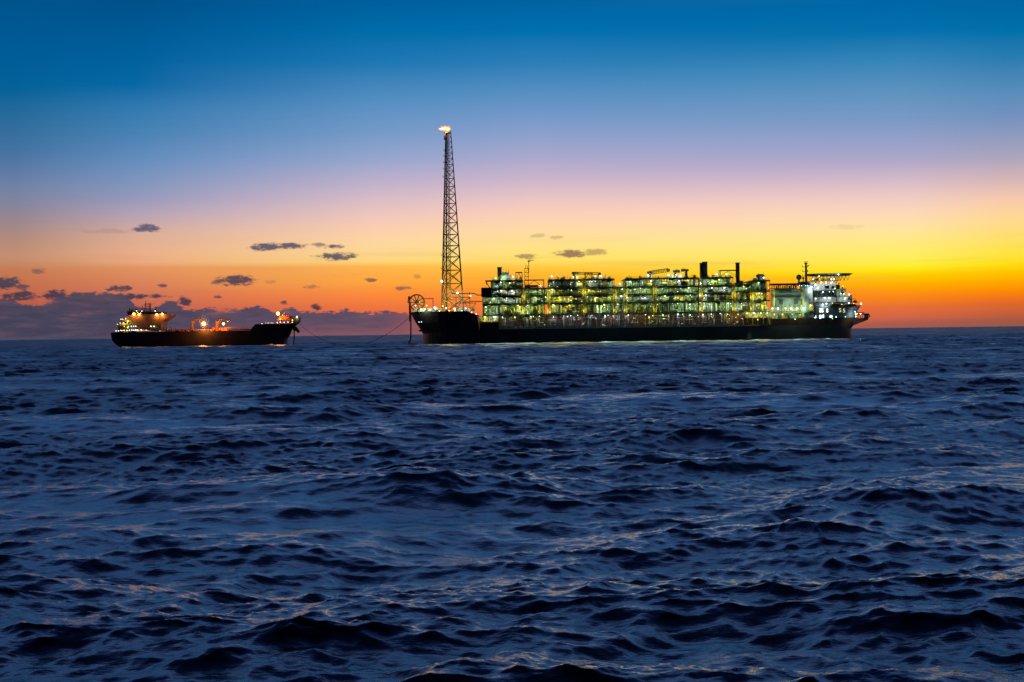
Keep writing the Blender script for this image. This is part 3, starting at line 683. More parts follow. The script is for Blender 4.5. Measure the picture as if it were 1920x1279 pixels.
rf = MB(); rf.tube((xd-1.5, Yn+rd, zt_), (xd-1.5, Yn+rd, zt_+2.2), rd+3.6, 24, rd+.5); rf.tube((xd-1.5, Yn+rd, zt_+2.2), (xd-1.5, Yn+rd, zt_+3.0), rd+.5, 24, rd-2)
rf.build('tank_roof', 'grey', DT)
for k in range(9):
    stuff_lamps['lw'].sph((xd-6.5+k*1.6, Yn+rnd(-1.8,-.6), zt_-.2+rnd(-.2,.3)), .17, 5, 3)
lamp(xd-4, Yn-2.4, 23.5, 'lg', fp, .4, name='deck_lamp'); lamp(xd+1.5, Yn-3.0, 26, 'lw', fp, .3, name='deck_lamp')
lamp(xd+2.6, Yn-1.6, zt_-1.4, 'lw', fp, .5, name='deck_lamp')
# deck under it with lamps
dk_ = MB(); dk_.box(fx(1446), fx(1526), Yn-.2, Yn+12, fz(1480,586.5), fz(1480,585)); dk_.box(fx(1446), fx(1516), Yn-.4, Yn-.2, fz(1480,586.8), fz(1480,584.8))
for k in range(14): dk_.box(fx(1447+k*5.6), fx(1447+k*5.6)+.35, Yn-.1, Yn+.3, 16.3, fz(1480,586.5))
for hz in (.6, 1.1): dk_.box(fx(1446), fx(1520), Yn-.3, Yn-.2, 21.7+hz, 21.78+hz)
AD = dk_.build('aft_deck', 'steel', fp)
for k, px in enumerate((1448, 1459, 1473, 1483, 1494, 1506)):
    lamp(fx(px), Yn-.6, fz(px, 578.5), 'lw' if k % 2 else 'lg', AD, .5, w=2600)
for k, px in enumerate((1453, 1468, 1487, 1502, 1519)):
    lamp(fx(px), Yn+1.5, fz(px, 589.5), ('ly', 'ly', 'lg', 'ly', 'lw')[k], AD, .38)
random.seed(47); q1 = MB(); q2 = MB()
for k in range(70):
    x = rnd(fx(1447), fx(1524)); z = random.choice([16.4, 22]); h = rnd(.8, 3.6)
    (q1 if random.random() < .6 else q2).box(x, x+rnd(.2, 1.2), Yn+rnd(.5, 3), Yn+3.6, z, z+h)
for k in range(50):
    x = rnd(fx(1447), fx(1524)); z = random.choice([16.4, 22]); (q2 if random.random() < .5 else q1).tube((x, Yn+.8, z), (x+rnd(-1,1), Yn+.8, z+rnd(2,4.6)), rnd(.08,.2), 5)
q1.build('deck_equipment', 'pale', AD); q2.build('yellow_pipework', 'yellow', AD)
bk = MB(); bk.box(fx(1447), fx(1525), Yn+6, Yn+7, 16.3, 22); bk.build('bulkhead', 'pale', AD)
sy = MB()
for (a, b_) in ((541, 548), (561, 572)):
    sy.box(fx(1501), fx(1504.5), Yn-1, Yn, fz(1502,b_), fz(1502,a))
sy.box(fx(1516), fx(1524), Yn-1.4, Yn-.9, 22, 27.5)
sy.build('yellow_stair', 'yellow', AD)
# accommodation
ab = MB().loft([(16.3, fx(1525), fcx(1600,598), WB+.2, .5, 14), (21.5, fx(1525), fcx(1603,585), WB+.3, .5, 14), (25.8, fx(1525), fcx(1610,575), WB+.4, .5, 16)], Yc)
AB = ab.build('accommodation_block', 'grey', fp)
def ablk(pxa, pxb, pya, pyb, dep, m_='white', name='upper_storey', dd=24):
    o = MB(); o.box(fx(pxa,(pya+pyb)/2), fx(pxb,(pya+pyb)/2), Yn+dep, Yn+dep+dd, fz((pxa+pxb)/2, pyb), fz((pxa+pxb)/2, pya)); return o.build(name, m_, AB)
ablk(1527, 1573, 556.5, 575, 3, 'white'); ablk(1573, 1599, 555.5, 575, 4.5, 'white'); ablk(1570, 1589.5, 541.5, 555.6, 5.5, 'white')
ablk(1526, 1569.8, 544.5, 556.5, 9, 'steel', 'recessed_storey'); ablk(1528, 1569.9, 531.5, 544.4, 5, 'white')
ablk(1571, 1578, 533, 541.4, 6, 'grey', 'bridge_cabin')
tri_ = MB()
tri_.box(fx(1526), fx(1570), Yn+2, Yn+9, fz(1550,557.2), fz(1550,556.2)); tri_.box(fx(1526), fx(1571), Yn+3, Yn+9, fz(1550,545.3), fz(1550,543.9))
tri_.box(fx(1528), fx(1609), Yn-.6, Yn+5, fz(1570,567.8), fz(1570,566.4)); tri_.box(fx(1569.5), fx(1571), Yn+3, Yn+4, fz(1570,567), fz(1570,534))
tri_.box(fx(1570), fx(1590.5), Yn+4.6, Yn+5.5, fz(1580,542), fz(1580,541)); tri_.box(fx(1571), fx(1600), Yn+3.6, Yn+4.5, fz(1580,556), fz(1580,555))
for px in (1534, 1543, 1552, 1561): tri_.box(fx(px), fx(px)+.3, Yn+2.2, Yn+2.6, fz(px,556), fz(px,545))
tri_.build('storey_deck', 'steel', AB)
dw = MB(); dw.box(fx(1526), fx(1529), Yn-.8, Yn+2, 17, fz(1527,567)); dw.build('escape_chute', 'dark', AB)
wn = [(1538,579.5),(1542,579.5),(1538,584),(1542,584),(1551,584),(1551,580)]
for i, (px, py) in enumerate(wn):
    w = MB(); x = fx(px); z = fz(px, py); h = .55 if py > 581 else .25; w.box(x-.55, x+.55, Yn-.75, Yn-.1, z-h, z+h); w.build('window', 'port', AB)
for px, py, w2, h2 in ((1538,594,.7,1.3),(1543.5,593,.45,1.2),(1558,593.5,.9,.8),(1567.5,594.5,.3,.4),(1585,594,.25,.25),(1528.5,594,.6,1)):
    w = MB(); x = fx(px); z = fz(px, py); w.box(x-w2, x+w2, Yn-.6, Yn, z-h2, z+h2); w.build('doorway_light', 'portb', AB)
wnd = MB()
for px, py, a, h in ((1553,538,3.2,2.2),(1564,538,2.2,2),(1575,537,2.2,1.6),(1582,549,2.2,1.4),(1594,560,1.5,2),(1585,561,1.0,1.2)):
    x = fx(px,py); z = fz(px,py); y_ = Yn+3.7+(1.2 if py < 545 else 0)+(.8 if py==549 else 0); wnd.box(x-a/2, x+a/2, y_-.1+(-.0), Yn+8, z-h/2, z+h/2)
wnd.build('dark_window', 'glass', AB)
def text_obj(s, px, py, size):
    cu = bpy.data.curves.new('hull_number', 'FONT'); cu.body = s; cu.size = size; cu.extrude = .08; cu.align_x = 'CENTER'; cu.align_y = 'CENTER'
    o = bpy.data.objects.new('hull_number', cu); C.objects.link(o); o.parent = AB
    x = fx(px, py); z = fz(px, py); cu.materials.append(MT['port2'])
    bpy.context.view_layer.update(); me = bpy.data.meshes.new_from_object(o.evaluated_get(bpy.context.evaluated_depsgraph_get())); bpy.data.objects.remove(o)
    o = bpy.data.objects.new('hull_number', me); C.objects.link(o); o.parent = AB
    o.location = Vector((x, Yn-.75, z)) - fp.location; o.rotation_euler = (math.pi/2, 0, 0); return o
MT['port2'] = mat('lit_number', (.6,.6,.5), emis=(1.0, .9, .45), es=.9)
text_obj('S', 1574.8, 582, 4.2); text_obj('5', 1582.2, 583, 4.2)
for px, py, kd, r in ((1530,560,'lw',.4),(1545,566,'lw',.0),(1547,558.5,'lw',.5),(1556,559,'lw',.5),(1544,547.5,'lw',.45),(1556,547,'lg',.35),(1563,547,'lw',.35),(1584,561,'lw',.45),(1586,558.5,'lw',.4),(1593,552,'lw',.55),
        (1583,551,'lg',.45),(1577,550,'lg',.4),(1530,533,'lw',.4),(1535,539.5,'lw',.45),(1541,529.5,'lw',.5),(1550,529.5,'lw',.5),(1559.5,530,'lw',.4),(1562,529,'lw',.4),(1560,523,'lw',.45),(1565,523.5,'lw',.45),
        (1537,517.5,'lw',.35),(1526,523.5,'lw',.45),(1573.5,514.5,'lw',.45),(1542,571,'lw',.5),(1549,569.5,'lw',.5),(1560,568.5,'ly',.35),(1565,569.5,'ly',.35),(1578,571,'ly',.35),(1591,568.5,'lw',.45),(1600,569,'ly',.3),
        (1614,569.5,'lw',.6),(1603,584.5,'lw',.4),(1604,589,'lw',.55),(1613,588.5,'lw',.45),(1604,593.5,'lg',.5),(1607,588.5,'lg',.3),(1567,541,'lg',.35),(1582,536.5,'lwarm',.3),(1518,572,'lw',.55)):
    if r <= 0: continue
    a = P(px, py, Yn); lamp(a[0], Yn+(1.2 if 545 < py < 566 else -.9 if py > 566 and px > 1528 else 2.4), a[1], kd, AB, r*.8, w=(500 if r > .42 else 0))
# mast
ms = MB(); xm = fx(1511.3, 510, 14); zt2 = fz(1511, 490.5); zb2 = zt_+2
ms.tube((xm, Yn+14, zb2), (xm, Yn+14, zt2), 1.0, 8, .7)
ms.box(xm-1.3, xm+1.3, Yn+13, Yn+15, zt2-1, zt2-.6); ms.box(xm-1.4, xm+1.4, Yn+13, Yn+15, zt2+.4, zt2+.6)
for q in (-1.3, 1.2): ms.box(xm+q, xm+q+.15, Yn+13, Yn+13.2, zt2-.8, zt2+.5)
for dz, wl, wr in ((-3.7, 2.8, 1.6), (-7.3, 2.8, 1.5), (-10.8, 2.8, 1)):
    ms.box(xm-wl, xm+wr, Yn+13.5, Yn+14.5, zt2+dz, zt2+dz+.3); ms.box(xm-wl, xm-wl+.25, Yn+13.8, Yn+14.2, zt2+dz, zt2+dz+1.4); ms.box(xm+wr-.4, xm+wr, Yn+13.6, Yn+14.4, zt2+dz, zt2+dz+1.5)
ms.tube((xm+1.5, Yn+14, zt2-3), (xm+2.6, Yn+14, zt2-1.9), .22, 5)
MS = ms.build('mast', 'dark', fp)
sd = MB(); a = P(1498, 520, Yn+12); sd.sph((a[0], Yn+12, a[1]), 2.15, 16, 10); sd.tube((a[0], Yn+12, a[1]-2), (a[0], Yn+12, zt_), .7, 8)
o = sd.build('satellite_dome', 'grey', fp, smooth=True)
sd = MB(); a = P(1506, 521.5, Yn+12); sd.sph((a[0], Yn+12, a[1]), .95, 12, 8); sd.tube((a[0], Yn+12, a[1]-1), (a[0], Yn+12, zt_), .4, 8); sd.build('satellite_dome', 'grey', fp, smooth=True)
# helideck
hd = MB(); zc = fz(1555, 516); xh0, xh1 = fx(1515,515,16), fx(1593,515,16); n = 12; yc = Yn+16; rx = (xh1-xh0)/2; xm_ = (xh0+xh1)/2
vs = []; 
pts = [(xm_+rx*math.cos(2*math.pi*i/n+.26), yc+rx*.8*math.sin(2*math.pi*i/n+.26)) for i in range(n)]
hd.add([(x, y, zc) for x, y in pts]+[(x, y, zc+.8) for x, y in pts], [tuple(range(n))[::-1], tuple(range(n, 2*n))]+[(i, (i+1)%n, n+(i+1)%n, n+i) for i in range(n)])
HD = hd.build('helideck', 'dark', fp)
nt = MB(); po = [(xm_+(rx+2.2)*math.cos(2*math.pi*i/n+.26), yc+(rx+2.2)*.8*math.sin(2*math.pi*i/n+.26)) for i in range(n)]
nt.add([(x, y, zc+.6) for x, y in pts]+[(x, y, zc+1.6) for x, y in po], [(i, (i+1)%n, n+(i+1)%n, n+i) for i in range(n)])
for i in range(n): nt.tube((pts[i][0], pts[i][1], zc+.4), (po[i][0], po[i][1], zc+1.6), .15, 4)
nt.build('safety_net', 'steel', HD)
zl = fz(1550, 525.5)
for yy in (Yn+6, Yn+18):
    hs_ = MB()
    for k in range(10):
        xa_ = xh0+1+k*2.9; hs_.tube((xa_, yy, zc), (xa_+1.45, yy, zl), .16, 4); hs_.tube((xa_+1.45, yy, zl), (xa_+2.9, yy, zc), .16, 4)
    hs_.box(xh0, fx(1578,525), yy-.2, yy+.2, zl-.35, zl)
    hs_.tube((fx(1580,518), yy, zc), (fx(1568,534), yy, fz(1568,534)), .3, 5); hs_.tube((fx(1532,528), yy, zl), (fx(1529,547), yy, fz(1529,547)), .25, 5)
    hs_.tube((fx(1575,518), yy, zc), (fx(1576,525), yy, zl), .2, 5); hs_.tube((fx(1541,528), yy, zl), (fx(1530,543), yy, fz(1530,543)), .25, 5)
    hs_.build('helideck_truss', 'steel', HD)
hq = MB(); random.seed(53)
for k in range(26):
    x = rnd(xh0+1, fx(1572)); hq.box(x, x+rnd(.3, 1.4), Yn+7, Yn+9, zl, zl+rnd(.5, 2.4))
hq.build('helideck_equipment', 'white', HD)
bn_ = MB()
for px in (1586,): 
    bn_.tube((fx(1584,538), Yn+8, fz(1584,541)), (fx(1584,538), Yn+8, fz(1584,536.5)), .4, 6); bn_.tube((fx(1577.5,531), Yn+8, fz(1577,533)), (fx(1577.5,531), Yn+8, fz(1577,529)), .35, 6)
bn_.tube((fx(1595.5,548), Yn+6, fz(1595,555)), (fx(1595.5,548), Yn+6, fz(1595,546)), .09, 4); bn_.box(fx(1598), fx(1600.5), Yn+4, Yn+7, fz(1599,567), fz(1599,553)); bn_.box(fx(1600), fx(1608), Yn+4, Yn+5, fz(1604,561), fz(1604,560))
bn_.box(fx(1604), fx(1608.5), Yn+3, Yn+6, fz(1606,568), fz(1606,563)); bn_.path([(fx(1609), Yn-.5, 24.6), (fx(1614), Yn-.5, 25.6), (fx(1614), Yn-.5, fz(1614,570.5))], .18, 5)
bn_.build('bridge_wing_fittings', 'dark', AB)
# stern platform
sp = MB(); y0_, y1_ = Yn+8, Yn+40
pts = [(1597,597.5),(1627.5,595.5),(1628,599.5),(1602,609.5),(1595,613)]
sp.prism([(fx(a, b_, 8), fz(a,b_)) for a, b_ in pts][::-1], y0_, y1_)
SP = sp.build('stern_platform', 'hull', fp)
sr = MB()
for k in range(7): sr.box(fx(1606+k*3.6, 600, 8), fx(1606+k*3.6, 600, 8)+.25, y0_, y0_+.3, fz(1606+k*3.6, 597), fz(1606+k*3.6, 588))
sr.box(fx(1604, 600, 8), fx(1628, 600, 8), y0_, y0_+6, fz(1617,590), fz(1617,587.6)); sr.box(fx(1621, 600, 8), fx(1628.5, 600, 8), y0_, y0_+1, fz(1624,597), fz(1624,588)); sr.tube((fx(1628, 600, 8), y0_, fz(1628,588)), (fx(1631, 600, 8), y0_, fz(1631,593)), .5, 6); sr.tube((fx(1631, 600, 8), y0_, fz(1631,593)), (fx(1629, 600, 8), y0_, fz(1629,595)), .4, 6)
for k in range(5): sr.tube((fx(1608+k*3, 600, 8), y0_+2, fz(1608,587)), (fx(1609+k*3, 600, 8), y0_+2, fz(1608,585.5)), .5, 6)
sr.build('platform_railing', 'dark', SP)
# lifeboats in their cradles
def lifeboat(pxa, pxb, pyb, pyt, label):
    xa_, xb_ = fx(pxa, 573), fx(pxb, 573); zb_, zt_2 = fz(pxa, pyb), fz(pxa, pyt); xc_ = (xa_+xb_)/2
    rt = empty('lifeboat', (xc_, Yn-.8, zb_), label, 'lifeboat', 'enclosed lifeboats under the accommodation block')
    L = (xb_-xa_)/2; h = zt_2-zb_
    b_ = MB().sph((xc_, Yn-.8, zb_+h*.4), 1, 16, 8, L, 1.6, h*.45); b_.build('boat_hull', 'dark', rt, smooth=True, root=rt)
    c_ = MB().sph((xc_-.05*L, Yn-.8, zb_+h*.55), 1, 16, 8, L*.8, 1.3, h*.5); c_.build('canopy', 'rust', rt, smooth=True, root=rt)
lifeboat(1553, 1580, 576.5, 568.5, 'dark enclosed lifeboat below the white storeys, the one nearer the middle of the ship')
lifeboat(1583, 1608, 577, 569.5, 'dark enclosed lifeboat at the outer stern corner beside the outboard lamp')
SMALL = {'lw': 'white', 'lg': 'green white', 'ly': 'yellow', 'lwarm': 'warm', 'portb': 'blue white'}
big = None
for k, mb in stuff_lamps.items():
    if mb.v:
        o = mb.build('deck_light_points', k, fp); o['kind'] = 'stuff'
# flood of the water beside the hull: outboard floodlights below the deck edge
for k in range(10):
    x = fx(930 + k*70); zo = 20.6 if k < 7 else 15.6; o = lamp(x, Yn-1.6, zo, 'lg' if k % 2 else 'lw', fp, .22, name='outboard_floodlight', w=0)
    l = bpy.data.lights.new('flood', 'SPOT'); l.energy = 60000; l.color = (.45, 1, .85); l.spot_size = R(74); l.spot_blend = .8; l.shadow_soft_size = .3
    lo_ = bpy.data.objects.new('flood', l); C.objects.link(lo_); lo_.parent = fp; lo_.location = Vector((x, Yn-2.8, zo-.8)) - fp.location; lo_.rotation_euler = (R(-42), 0, 0)

# ------------------------------------------------------------------ tanker
Yt = 1293.0; TB = 15.0
def tx(px, py=610): return P(px, py, Yt)[0]
def tc_(px, py=610): return P(px, py, Yt+15.0)[0]
def tz_(px, py): return P(px, py, Yt)[1]
tk = empty('shuttle_tanker', (tx(380), Yt+TB, 0), 'smaller dark oil tanker with orange deck lamps moored ahead of the production ship', 'ship')
ROOT['o'] = tk
zk = lambda py, px=380: tz_(px, py)
hb = MB().loft([(-3, tc_(226), tc_(539.5), TB*.9, 16, 18), (1.2, tc_(222), tc_(540), TB, 16, 18), (3, tc_(217), tc_(539.5,640), TB, 16, 20), (6, tc_(211.5), tc_(540,635), TB, 16, 24), (9, tc_(210), tc_(544,628), TB, 16, 28),
   (tz_(300,622), tc_(209), tc_(547.5,622), TB, 16, 30)], Yt+TB)
TH = hb.build('hull', 'hull', tk)
fc_ = MB().loft([(tz_(300,622), tx(468), tc_(547.5,622), TB, .4, 30), (tz_(500,613), tx(473,613), tc_(553,614), TB+.3, .4, 32), (tz_(500,607.5), tx(478,607), tc_(559.5,606), TB+.5, .4, 34)], Yt+TB).build('forecastle', 'hull', tk)
# superstructure
Zt = tz_(300, 622)
ss = MB(); 
out = [(243,621),(243,601),(236,600),(236,590),(318,588.5),(317.5,591),(310,597),(301,603),(299.5,611),(299,621)]
ss.prism([(tx(a,b_), tz_(a,b_)) for a, b_ in out][::-1], Yt+4, Yt+TB*2-4)
SSO = ss.build('superstructure', 'cream', tk)
wh = MB(); wh.prism([(tx(a,b_), tz_(a,b_)) for a, b_ in [(243,590),(243,583),(248,582.5),(300,584.5),(302,589.6)]][::-1], Yt+6, Yt+TB*2-6)
wh.box(tx(233), tx(243), Yt+10, Yt+18, tz_(238,599), tz_(238,582.5)); wh.tube((tx(236,580), Yt+14, tz_(236,583)), (tx(235,580), Yt+14, tz_(235,577.5)), .5); 
for px in (239, 241.5, 246, 249): wh.tube((tx(px,580), Yt+14, tz_(px,584)), (tx(px,580), Yt+14, tz_(px,578.5)), .45, 6)
WH = wh.build('wheelhouse', 'dark', tk)
wg = MB(); wg.box(tx(244), tx(299), Yt+5.7, Yt+6.2, tz_(270,587.5), tz_(270,585.4)); wg.build('bridge_window', 'glass', WH)
stw = MB()
for pa, pb_, py in ((217,244,619.5),(219,244,610),(226,244,603),(245,300,617.5),(243,299,611)):
    stw.box(tx(pa), tx(pb_), Yt+2.8, Yt+20, tz_((pa+pb_)/2,py)-.15, tz_((pa+pb_)/2,py)+.15)
    for hz in (.6, 1.1): stw.box(tx(pa), tx(pb_), Yt+2.8, Yt+2.9, tz_((pa+pb_)/2,py)+hz, tz_((pa+pb_)/2,py)+hz+.1)
stw.build('storey_deck', 'cream', SSO)
sa = MB(); sa.box(tx(217.5), tx(243), Yt+6, Yt+22, Zt, tz_(225,611)); sa.box(tx(228), tx(243), Yt+7, Yt+21, tz_(232,611), tz_(232,603))
sa.build('stern_house', 'dark', tk)
random.seed(61); yy_ = MB()
for k in range(40):
    px = rnd(219, 243); base = 610 if px < 228 else random.choice([610, 603]); x = tx(px)
    yy_.box(x, x+rnd(.3, 1.4), Yt+rnd(2.6, 4.6), Yt+5.5, tz_(px, base), tz_(px, base-rnd(1, 5)))
yy_.build('stern_machinery', 'yellow', tk)
# mast with radar
mm = MB(); x = tx(268.5, 580)
for q in (-3.2, 3.2): mm.tube((x+q*.8, Yt+15, tz_(268,584)), (x+q*.55, Yt+15, tz_(268,569)), .3, 5)
mm.tube((x-1.6, Yt+15, tz_(268,572)), (x-1.6, Yt+15, tz_(268,563.5)), .2, 5)
for py, w in ((571.5, 3.4), (575, 2.0), (578.5, 2.6), (569.3, 2.2)): mm.box(x-w, x+w, Yt+14, Yt+16, tz_(268,py), tz_(268,py-.8))
for a, b_ in ((584,578.5),(578.5,572)): mm.tube((x-2.5, Yt+15, tz_(268,a)), (x+2.3, Yt+15, tz_(268,b_)), .15, 4); mm.tube((x+2.5, Yt+15, tz_(268,a)), (x-2.3, Yt+15, tz_(268,b_)), .15, 4)
mm.tube((x+3, Yt+15, tz_(268,571)), (tx(282,569), Yt+15, tz_(282,568.4)), .12, 4)
for px, pt_ in ((259.5,573),(284,574),(286.5,580),(275,567)): mm.tube((tx(px,580), Yt+14, tz_(px,586)), (tx(px,575), Yt+14, tz_(px,pt_)), .32, 5)
mm.build('radar_mast', 'dark', tk)
# deck pipes and walkway
dp = MB(); dr = MB(); random.seed(67)
for k in range(6): dp.tube((tx(rnd(305,360)), Yt+4+k*2, Zt+rnd(.6,1.6)), (tx(rnd(430,470)), Yt+4+k*2, Zt+rnd(.6,1.6)), rnd(.2,.4), 6)
for k in range(46):
    x = tx(rnd(392, 428)); dr.box(x, x+rnd(.3,1.4), Yt+rnd(1.5,6), Yt+8, Zt, Zt+rnd(.6,2.4))
for k in range(30):
    x = tx(rnd(305, 352)); dr.box(x, x+rnd(.2,.9), Yt+rnd(2,6), Yt+8, Zt, Zt+rnd(.3,1.3))
cw = MB(); cw.box(tx(395), tx(474), Yt+8, Yt+10, Zt+3.0, Zt+3.3)
for k in range(22): cw.box(tx(396+k*3.6), tx(396+k*3.6)+.2, Yt+8, Yt+8.2, Zt, Zt+3)
dp.build('cargo_pipes', 'rust', tk); dr.build('manifold', 'orange', tk); cw.build('catwalk', 'rust', tk)
dl = MB()
dl.box(tx(270), tx(313), Yt+1, Yt+3, tz_(290,618.5), tz_(290,617)); dl.prism([(tx(300,614), tz_(300,614)), (tx(313,619), tz_(313,618)), (tx(313,619), tz_(313,619)), (tx(300,616), tz_(300,615.5))][::-1], Yt+1, Yt+2)
dl.build('gangway', 'white', tk)
for px, py in ((309,612.5),(314.5,611),(318,613.5),(325,612.5),(388,607)):
    s_ = MB().tube((tx(px), Yt+8, Zt), (tx(px), Yt+8, tz_(px,py)), .45, 6, .3); s_.build('vent_post', 'dark', tk)
def tcrane(pxp, pxt, hook):
    x, xt = tx(pxp), tx(pxt); zc = tz_(pxp, 602)
    c_ = MB(); c_.tube((x, Yt+10, Zt), (x, Yt+10, zc), 1.35, 10, 1.1); c_.tube((x, Yt+10, zc-2), (x+3, Yt+10, zc+1.2), .8, 8)
    o = c_.build('hose_crane', 'rust', tk)
    b_ = MB(); b_.path([(x, Yt+10, zc-1), (x+3.2, Yt+10, zc+1.5), (x+6, Yt+10, zc+1.7), (xt, Yt+10, zc+.4)], .75, 6); b_.tube((x+1, Yt+10, zc-3.6), (x+4.2, Yt+10, zc+.8), .3, 5); b_.build('boom', 'rust', o)
tcrane(355.5, 374, 1); tcrane(402.5, 428.5, 1)
# forecastle house, platform, bow fittings
fh = MB(); Zf = tz_(500, 607.5)
fh.box(tx(518), tx(546), Yt+6, Yt+20, tz_(530,600), tz_(530,597)); fh.box(tx(521), tx(540), Yt+8, Yt+18, tz_(530,597), tz_(530,592.5))
for px in (519, 526, 533, 540): fh.box(tx(px), tx(px)+.5, Yt+7, Yt+8, Zf, tz_(530,600))
fh.tube((tx(530.5,590), Yt+9, tz_(530,597)), (tx(530.5,588), Yt+9, tz_(530,586)), .35, 6); fh.box(tx(527), tx(528.5), Yt+8, Yt+10, tz_(527,594), tz_(527,590))
fh.box(tx(534), tx(540.5), Yt+8, Yt+11, tz_(537,594), tz_(537,591.5))
FH = fh.build('bow_house', 'orange', tk)
pf = MB(); pf.prism([(tx(a,b_), tz_(a,b_)) for a, b_ in [(541,605),(541,595),(557,595.5),(557,603),(553,607),(544,607)]][::-1], Yt+9, Yt+22)
pf.box(tx(540), tx(557.5), Yt+9, Yt+22, tz_(550,594.2), tz_(550,593)); pf.build('bow_platform', 'dark', tk)
bf = MB(); bf.prism([(tx(a,b_), tz_(a,b_)) for a, b_ in [(546,612),(551,612),(557,620),(557.5,622),(555,624.5),(552,621),(546,620)]][::-1], Yt+11, Yt+17); bf.build('anchor', 'dark', tk)
ch = MB(); ch.tube((tx(548.3), Yt+10, tz_(548,615)), (tx(548.5,640), Yt+10, tz_(548,636)), .55, 7); ch.tube((tx(548.5,640), Yt+10, tz_(548,636)), (tx(547.3,645), Yt+10, -.5), .5, 7); ch.build('anchor_chain', 'rope', tk)
# lamps
for px, py, kd, r, y_ in ((251,589,'lo',1.3,2.6),(260.5,590,'lo',.95,2.6),(294,590,'lo',1.15,2.6),(304,589,'lo',1.15,2.6),(382,607,'lo',1.9,-1.6),(419,607.3,'lo',1.25,2.5),(521,588,'lo',1.7,6),(556.6,594,'lwarm',.55,8),
      (256,583,'lwarm',.4,5.4),(266,583.5,'lwarm',.35,5.4),(263.5,587.5,'lwarm',.4,5),(291,583.3,'lwarm',.4,5.4),(258,586.5,'lo',.3,5),(283,612,'lg',.45,2.6),(289,612,'lg',.45,2.6),
      (548.5,600.5,'lo',.4,8),(548,604.5,'lo',.35,8),(520,605,'lwarm',.4,5),(525.8,604.2,'lwarm',.4,5),(533,604.6,'lwarm',.4,5),(525.5,598.5,'lo',.4,5),(427,603,'ly',.35,9),(491,607,'lwarm',.25,2),(530,591,'ly',.35,7),
      (540,604,'lo',.3,5),(300,620.5,'lwarm',.22,-.4)):
    a = P(px, py, Yt+y_); lamp(a[0], Yt+y_, a[1], kd, tk, r*.9, name='deck_lamp', w=((8000 if px > 330 else 800) if kd == 'lo' else 2500)*r*r*(1 if r > .45 else 0))
for px, py, kd, r in ((217.5,620.5,'portb',.6),(222,620.5,'portb',.6),(227,620,'lwarm',.3),(232.7,619.8,'lwarm',.3),(238,620,'lwarm',.3),(242.5,619.3,'portb',.6),(247,619,'portb',.6),(250.7,619.2,'portb',.65),(254,619,'portb',.65),(257.7,618.6,'lwarm',.4),(265,618.6,'lwarm',.42),(274,618.8,'lwarm',.3),
      (241,612.5,'portb',.6),(246.3,612,'portb',.6),(250.5,611.8,'portb',.6),(254.5,611.8,'portb',.65),(227,598.5,'lwarm',.28),(230,598.5,'lwarm',.25),(235.5,597,'lwarm',.3),(232,605.5,'lwarm',.3),(225.5,606,'lwarm',.25),(239,605.5,'ly',.35),(233,612,'ly',.3),(239,614,'ly',.4),(220,608,'ly',.25),(240,602,'ly',.35)):
    a = P(px, py, Yt+2.4); lamp(a[0], Yt+2.4, a[1], kd, tk, r*(.75 if kd == 'portb' else 1), name='porthole' if kd == 'portb' else 'deck_lamp', w=(350 if kd in ('ly', 'lwarm') and r > .28 else 0))
for k in range(8):
    a = P(498+k*2, 605.6, Yt+4); MB().sph((a[0], Yt+4, a[1]), .13, 5, 3).build('rail_lamp', 'lwarm', tk)

# ------------------------------------------------------------------ mooring line between the ships
ROOT['o'] = None
A = Vector((fx(768,592), Yn+14, fz(768,592))); xb_, zb_ = P(559, 605.5, Yt+TB); B = Vector((xb_, Yt+TB, zb_))
hw = MB(); pts = []
for i in range(41):
    t_ = i/40; p = A.lerp(B, t_); sag = 4*t_*(1-t_); p.z -= sag*(min(A.z, B.z)*1.05+1.0); pts.append(p)
hw.path(pts, .17, 5)
ho = hw.build('mooring_line', 'rope'); ho['label'] = 'long thin rope sagging over the sea between the two ships'; ho['category'] = 'rope'

# ------------------------------------------------------------------ spray and steam (mist volumes)
def mist(name, c, r, col, dens, label, noise_scale, emiss=0):
    mb = MB().sph(c, 1, 16, 10, *r); M = bpy.data.materials.new(name); M.use_nodes = True; t = NT(M.node_tree); M.node_tree.nodes.clear()
    tcx = t.new('ShaderNodeTexCoord'); g = t.new('ShaderNodeNewGeometry')
    mp = t.new('ShaderNodeMapping'); t.link(tcx.outputs['Generated'], mp.inputs[0]); mp.inputs['Location'].default_value = (-1,-1,-1); mp.inputs['Scale'].default_value = (2,2,2)
    ln = t.new('ShaderNodeVectorMath', operation='LENGTH'); t.link(mp.outputs[0], ln.inputs[0])
    fall = t.smooth(ln.outputs['Value'], 1.0, .15); nz = t.noise(g.outputs['Position'], noise_scale, 3)
    dn = t.m('MULTIPLY', t.m('MULTIPLY', fall, t.smooth(nz, .25, .75)), dens)
    pv = t.new('ShaderNodeVolumePrincipled'); pv.inputs['Color'].default_value = col + (1,); t.link(dn, pv.inputs['Density'])
    o = t.new('ShaderNodeOutputMaterial'); t.link(pv.outputs[0], o.inputs['Volume'])
    ob = mb.build(name, M); ob['kind'] = 'stuff'; ob['label'] = label; ob['category'] = 'mist'; return ob
mist('spray', (fx(1404,628), Yn-3.4, 2.6), (2.6, 2.0, 6.0), (.7,.95,.95), .12, 'pale sea spray rising where water pours down the dark hull side', .5)
a = P(382, 603, Yt+2); mist('steam', (a[0]+.5, Yt-.5, a[1]+1.5), (6.0, 4, 9), (1,.9,.8), .10, 'thin steam lit orange above the brightest deck lamp of the tanker', .12)

